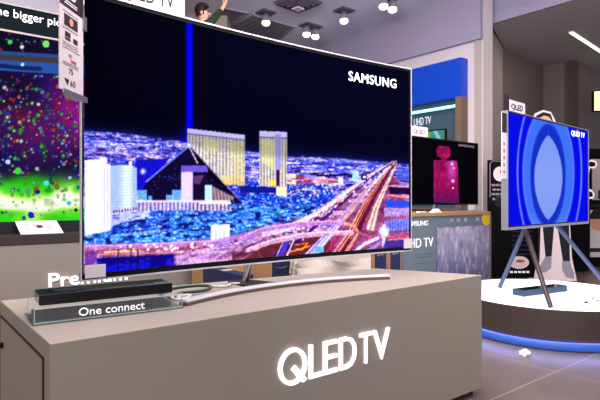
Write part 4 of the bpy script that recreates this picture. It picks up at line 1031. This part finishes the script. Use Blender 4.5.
# ------------------------------------------------------------------ ceiling fixtures
def cp(px, py, z=CZ): Y_ = F*(z-H)/(200-py); return Vector(((px-300)/F*Y_, Y_, z))
def spot(px, py, n, label, drop=.13, ang=RZ):
    p = cp(px, py, CZ-drop)
    t = thing('ceiling_spotlight', label, 'ceiling light', (p.x, p.y, CZ-.0), ang, 'spotlights on the lilac ceiling')
    obj('mounting_plate', box(-.13*(.6+.4*n), .13*(.6+.4*n), -.12, .12, -.025, -.0005, .003), M['slot'], t, label='dark square mounting plate')
    for k in range(n):
        x = 0 if n == 1 else (-.1+.2*k)
        lm = obj('lamp_head', lathe([(0, -.03), (.035, -.03), (.055, -.06), (.07, -.15), (.066, -.155), (.0, -.155)], 24, axis=Matrix.Translation((x, 0, 0))), M['alum'], t)
        obj('lens', lathe([(0, -.157), (.06, -.157), (.068, -.18), (.058, -.205), (.03, -.22), (0, -.223)], 24, axis=Matrix.Translation((x, 0, 0))), M['bulb'], lm, label='glowing lens')
        obj('stem', tube([(x, 0, -.02), (x, 0, -.035)], .012, 8), M['slot'], lm)
    return t
spot(266, 20, 1, 'single ceiling spotlight at the end of the grey grille, farthest left')
spot(311, 33, 2, 'twin ceiling spotlight nearest the top edge of the curved television')
spot(344, 18, 1, 'single ceiling spotlight between the two twin ones')
spot(388, 5, 2, 'twin ceiling spotlight farthest right, near the long soffit')
def ceil_panel(pts, name, label, m=M['grille']):
    w = [cp(*p) for p in pts]; c = sum(w, Vector())/len(w)
    t = thing(name, label, 'ceiling panel', (c.x, c.y, CZ), 0)
    P2_ = [(v_.x-c.x, v_.y-c.y) for v_ in w]
    obj('panel', prism(P2_, -.02, -.0005), m, t)
    n = len(P2_); bm = bmesh.new()
    for i in range(n):
        a_, b_ = Vector(P2_[i]+(0,)), Vector(P2_[(i+1) % n]+(0,)); d = (b_-a_).normalized()*.02; nrm = Vector((-d.y, d.x, 0))
        prism([(q.x, q.y) for q in (a_-d-nrm, b_+d-nrm, b_+d+nrm, a_-d+nrm)], -.03, -.0008, bm=bm)
    obj('frame', bm, M['soffit'], t)
    bm = bmesh.new(); a_, b_, c_, d_ = [Vector(q+(0,)) for q in P2_[:4]]
    for k in range(1, 10):
        u1 = a_+(b_-a_)*k/10; u2 = d_+(c_-d_)*k/10; tube([u1+Vector((0, 0, -.022)), u2+Vector((0, 0, -.022))], .006, 4, bm=bm)
    obj('grille_bars', bm, M['slot'], t)
    return t
ceil_panel([(253, 14), (294, 26), (275, 42), (222, 27.5)], 'ceiling_grille', 'large grey ceiling grille above the middle of the curved television')
ceil_panel([(224, 7), (247, 12), (231, 22), (212, 16)], 'ceiling_grille', 'smaller grey ceiling grille beside the worker with the raised arm')
# square diffuser
cd_ = cp(298, 2)
df = thing('ceiling_diffuser', 'dark square stepped ceiling air diffuser at the top edge', 'air vent', (cd_.x, cd_.y, CZ), RZ+.1)
for k in range(4):
    s0_, s1_ = .27-.06*k, .24-.06*k; bm = bmesh.new(); rows = []
    for s_, z_ in ((s0_, -.005-.012*k), (s1_, -.05-.02*k)): rows.append([bm.verts.new((x*s_, y*s_, z_)) for x, y in ((-1, -1), (1, -1), (1, 1), (-1, 1))])
    for j in range(4): bm.faces.new((rows[0][j], rows[0][(j+1) % 4], rows[1][(j+1) % 4], rows[1][j]))
    obj('louvre', bm, M['slot'], df)
obj('backing', box(-.27, .27, -.27, .27, -.01, -.0005), M['slot'], df)
obj('centre_plate', box(-.07, .07, -.07, .07, -.12, -.1), M['white'], df)
# led line in lower ceiling
e1_, e2_ = cp(571, 31, LZ), cp(640, 76, LZ); dl = e2_-e1_
ll = thing('linear_light', 'bright linear ceiling light in the lower grey ceiling at top right', 'ceiling light', (e1_.x, e1_.y, LZ), math.atan2(dl.y, dl.x))
obj('housing', box(0, dl.length, -.035, .035, -.02, -.0005), M['white'], ll)
obj('diffuser', box(.01, dl.length-.01, -.03, .03, -.026, -.018), M['warm'], ll, label='glowing diffuser')

# ------------------------------------------------------------------ beige pier and the worker on a ladder
pr0 = P(186, 200, 8.55); pr1 = P(227, 200, 8.55)
struct('wall_pier', box(pr0.x-1.2, pr1.x, 8.55, 9.0, 0, CZ), M['beige'])
WX, WY = -1.35, 6.95
def skin_mesh(name, chains, m, parent, sub=1):
    """chains: list of point lists [(x,y,z,r)]; first point of a chain may be an index pair to branch"""
    bm = bmesh.new(); verts = {}; rad = []
    me = bpy.data.meshes.new(name); vs, es = [], []
    for ch in chains:
        prev = None
        for p in ch:
            key = tuple(round(c, 4) for c in p[:3])
            if key not in verts: verts[key] = len(vs); vs.append(p[:3]); rad.append(p[3])
            i = verts[key]
            if prev is not None: es.append((prev, i))
            prev = i
    me.from_pydata(vs, es, []); bm.free()
    o = bpy.data.objects.new(name, me); C.objects.link(o)
    md = o.modifiers.new('skin', 'SKIN'); md.use_smooth_shade = True
    sv_ = me.skin_vertices[0].data
    for i, r in enumerate(rad): sv_[i].radius = (r, r) if not isinstance(r, tuple) else r; sv_[i].use_root = (i == 0)
    sb = o.modifiers.new('sub', 'SUBSURF'); sb.levels = sub; sb.render_levels = sub
    bpy.context.view_layer.update()
    nm = bpy.data.meshes.new_from_object(o.evaluated_get(bpy.context.evaluated_depsgraph_get()))
    bpy.data.objects.remove(o)
    nm.name = name; nm.materials.clear(); nm.materials.append(m)
    for p in nm.polygons: p.use_smooth = True
    return link(bpy.data.objects.new(name, nm), parent)
fz0 = 1.92
wk = thing('person', 'person with short dark hair in a dark green top reaching up to a ceiling spotlight', 'person', (WX, WY, fz0), 0)
pel = (0, 0, .92, (.15, .11)); che = (.03, 0, 1.25, (.16, .11)); nb_ = (.05, 0, 1.43, .07); nk_ = (.055, 0, 1.49, .055)
hdp = (.06, 0, 1.60, (.078, .088)); hdt = (.055, 0, 1.67, (.066, .075))
handb = (.345, -.02, 1.735, (.03, .016))
fingers = [[(.345, -.02, 1.735, (.03, .016)), (.36+.004*i, -.04+.02*i, 1.78, .009), (.352+.004*i, -.042+.02*i, 1.805+.006*(i % 2), .008)] for i in range(4)]
chains = [[pel, (.015, 0, 1.08, (.135, .1)), che, nb_, nk_, hdp, hdt],
          [che, (.05, -.17, 1.38, .055), (.19, -.14, 1.46, .045), (.27, -.07, 1.6, .036), (.325, -.03, 1.69, .026), handb],
          [che, (.03, .18, 1.36, .055), (.1, .24, 1.12, .044), (.26, .2, 1.0, .035), (.34, .18, 1.02, .026), (.39, .17, 1.03, .024)],
          [pel, (0, -.1, .82, .085), (.03, -.11, .46, .058), (-.01, -.11, .1, .04), (.02, -.11, .045, .038), (.13, -.11, .03, .03)],
          [pel, (0, .1, .82, .085), (.03, .11, .46, .058), (-.01, .11, .1, .04), (.02, .11, .045, .038), (.13, .11, .03, .03)]]
chains += fingers + [[handb, (.325, -.02, 1.77, .009), (.332, -.02, 1.795, .008)]]
body = skin_mesh('body', chains, M['skin'], wk)
hb_ = ellipsoid((.045, 0, 1.665), (.105, .1, .105)); 
for vv in list(hb_.verts):
    if vv.co.x > .09 and vv.co.z < 1.70: vv.co.x = .08
    if vv.co.z < 1.6: vv.co.x -= .01
obj('hair', hb_, M['hair'], wk, smooth=True)
obj('nose', ellipsoid((.142, 0, 1.615), (.018, .012, .018), seg=10), M['skin'], body, smooth=True)
for s_ in (-1, 1): obj('ear', ellipsoid((.05, s_*.085, 1.61), (.02, .01, .03), seg=10), M['skin'], body, smooth=True); obj('eye', ellipsoid((.13, s_*.032, 1.635), (.008, .011, .007), seg=8), M['ink'], body, smooth=True)
obj('mouth', box(.128, .138, -.022, .022, 1.563, 1.569), M['redink'], body)
skin_mesh('shirt', [[(0, 0, .74, (.17, .135)), (0, 0, .9, (.17, .135)), (.015, 0, 1.08, (.15, .115)), (.03, 0, 1.25, (.175, .125)), (.05, 0, 1.41, .085)],
   [(.03, 0, 1.25, (.175, .125)), (.05, -.17, 1.38, .068), (.19, -.14, 1.46, .058), (.27, -.07, 1.6, .048), (.31, -.04, 1.665, .04)],
   [(.03, 0, 1.25, (.175, .125)), (.03, .18, 1.36, .068), (.1, .24, 1.12, .056), (.24, .205, 1.01, .047), (.31, .19, 1.012, .04)]], M['green'], wk)
skin_mesh('trousers', [[(0, 0, 1.02, (.15, .115)), (0, 0, .86, (.16, .12)), (0, -.1, .78, .1), (.03, -.11, .46, .075), (-.01, -.11, .13, .06)], [(0, 0, .86, (.16, .12)), (0, .1, .78, .1), (.03, .11, .46, .075), (-.01, .11, .13, .06)]], M['trouser'], wk)
for s_ in (-1, 1): obj('shoe', joinbm([box(-.06, .2, s_*.11-.05, s_*.11+.05, 0, .075, .03)]), M['black'], wk, smooth=True)
sf = spot(222, -1, 1, 'ceiling spotlight held by the raised hand of the worker', drop=.2)
sf.location = (WX+.38, WY-.02, CZ)
for ch_ in list(sf.children):
    if ch_.name.startswith('lamp_head'): ch_.location.z = -.10
ld = thing('step_ladder', 'aluminium step ladder under the person with the raised arm', 'ladder', (WX, WY, 0), 0)
obj('platform', box(-.2, .28, -.24, .24, fz0-.035, fz0-.001, .005), M['ladderm'], ld)
for s_ in (-1, 1):
    obj('leg', tube([(.26, s_*.23, fz0-.03), (.75, s_*.32, 0)], .022, 8), M['ladderm'], ld)
    obj('leg', tube([(-.18, s_*.23, fz0-.03), (-.55, s_*.32, 0)], .022, 8), M['ladderm'], ld)
for k in range(1, 8):
    f_ = k/8; x_ = -.55+.37*f_; w_ = .32-.09*f_
    obj('step', box(x_-.02, x_+.08, -w_, w_, fz0*f_-.03, fz0*f_, .003), M['ladderm'], ld)

# ------------------------------------------------------------------ area lights acting as the shop's ceiling lamps, added fills, and world
def area(name, loc_, size, power, col=(1, .95, .9), rot=(0, 0, 0), sy=None):
    l = bpy.data.lights.new(name, 'AREA'); l.energy = power; l.size = size; l.color = col
    if sy: l.shape = 'RECTANGLE'; l.size_y = sy
    o = bpy.data.objects.new(name, l); C.objects.link(o); o.location = loc_; o.rotation_euler = rot; return o
area('ceiling_lamp_counter', (.1, 2.7, 3.95), 1.2, 160, (1, .93, .88))
area('added_front_fill', (0, -2.8, 1.9), 6, 120, (1, .965, .96), (math.radians(108), 0, 0), sy=3.2)  # added unseen fill behind the camera, brightens ceiling and fronts
area('added_forward_wash', (0, 1.4, 3.0), 5, 300, (1, .95, .98), (math.radians(100), 0, 0), sy=.8)  # added unseen fill above the view, brightens back walls and ceiling
area('ceiling_lamp_left', (-3.0, 2.8, 3.95), 1.6, 40, (1, .95, .92))
area('ceiling_lamp_right', (4.4, 4.6, 3.6), 1.2, 30, (1, .93, .86))
area('ceiling_lamp_back', (.3, 5.6, 4.05), 1.2, 60, (.97, .93, 1))
area('ceiling_lamp_niche', (4.2, 8.2, 3.6), .6, 8, (1, .9, .78))
w = bpy.data.worlds.new('shop_ambient'); bpy.context.scene.world = w; w.use_nodes = True
bgd = w.node_tree.nodes['Background']; bgd.inputs[0].default_value = (.80, .78, .92, 1); bgd.inputs[1].default_value = .65

cam = bpy.data.cameras.new('camera'); cam.sensor_width = 36; cam.lens = F/600*36; cam.clip_start = .05
co = bpy.data.objects.new('camera', cam); C.objects.link(co); co.location = (0, 0, H); co.rotation_euler = (PI/2, 0, 0)
sc_ = bpy.context.scene; sc_.camera = co
sc_.view_settings.view_transform = 'Standard'; sc_.view_settings.look = 'None'; sc_.view_settings.gamma = 1; sc_.view_settings.exposure = 0
sc_.view_settings.use_curve_mapping = False
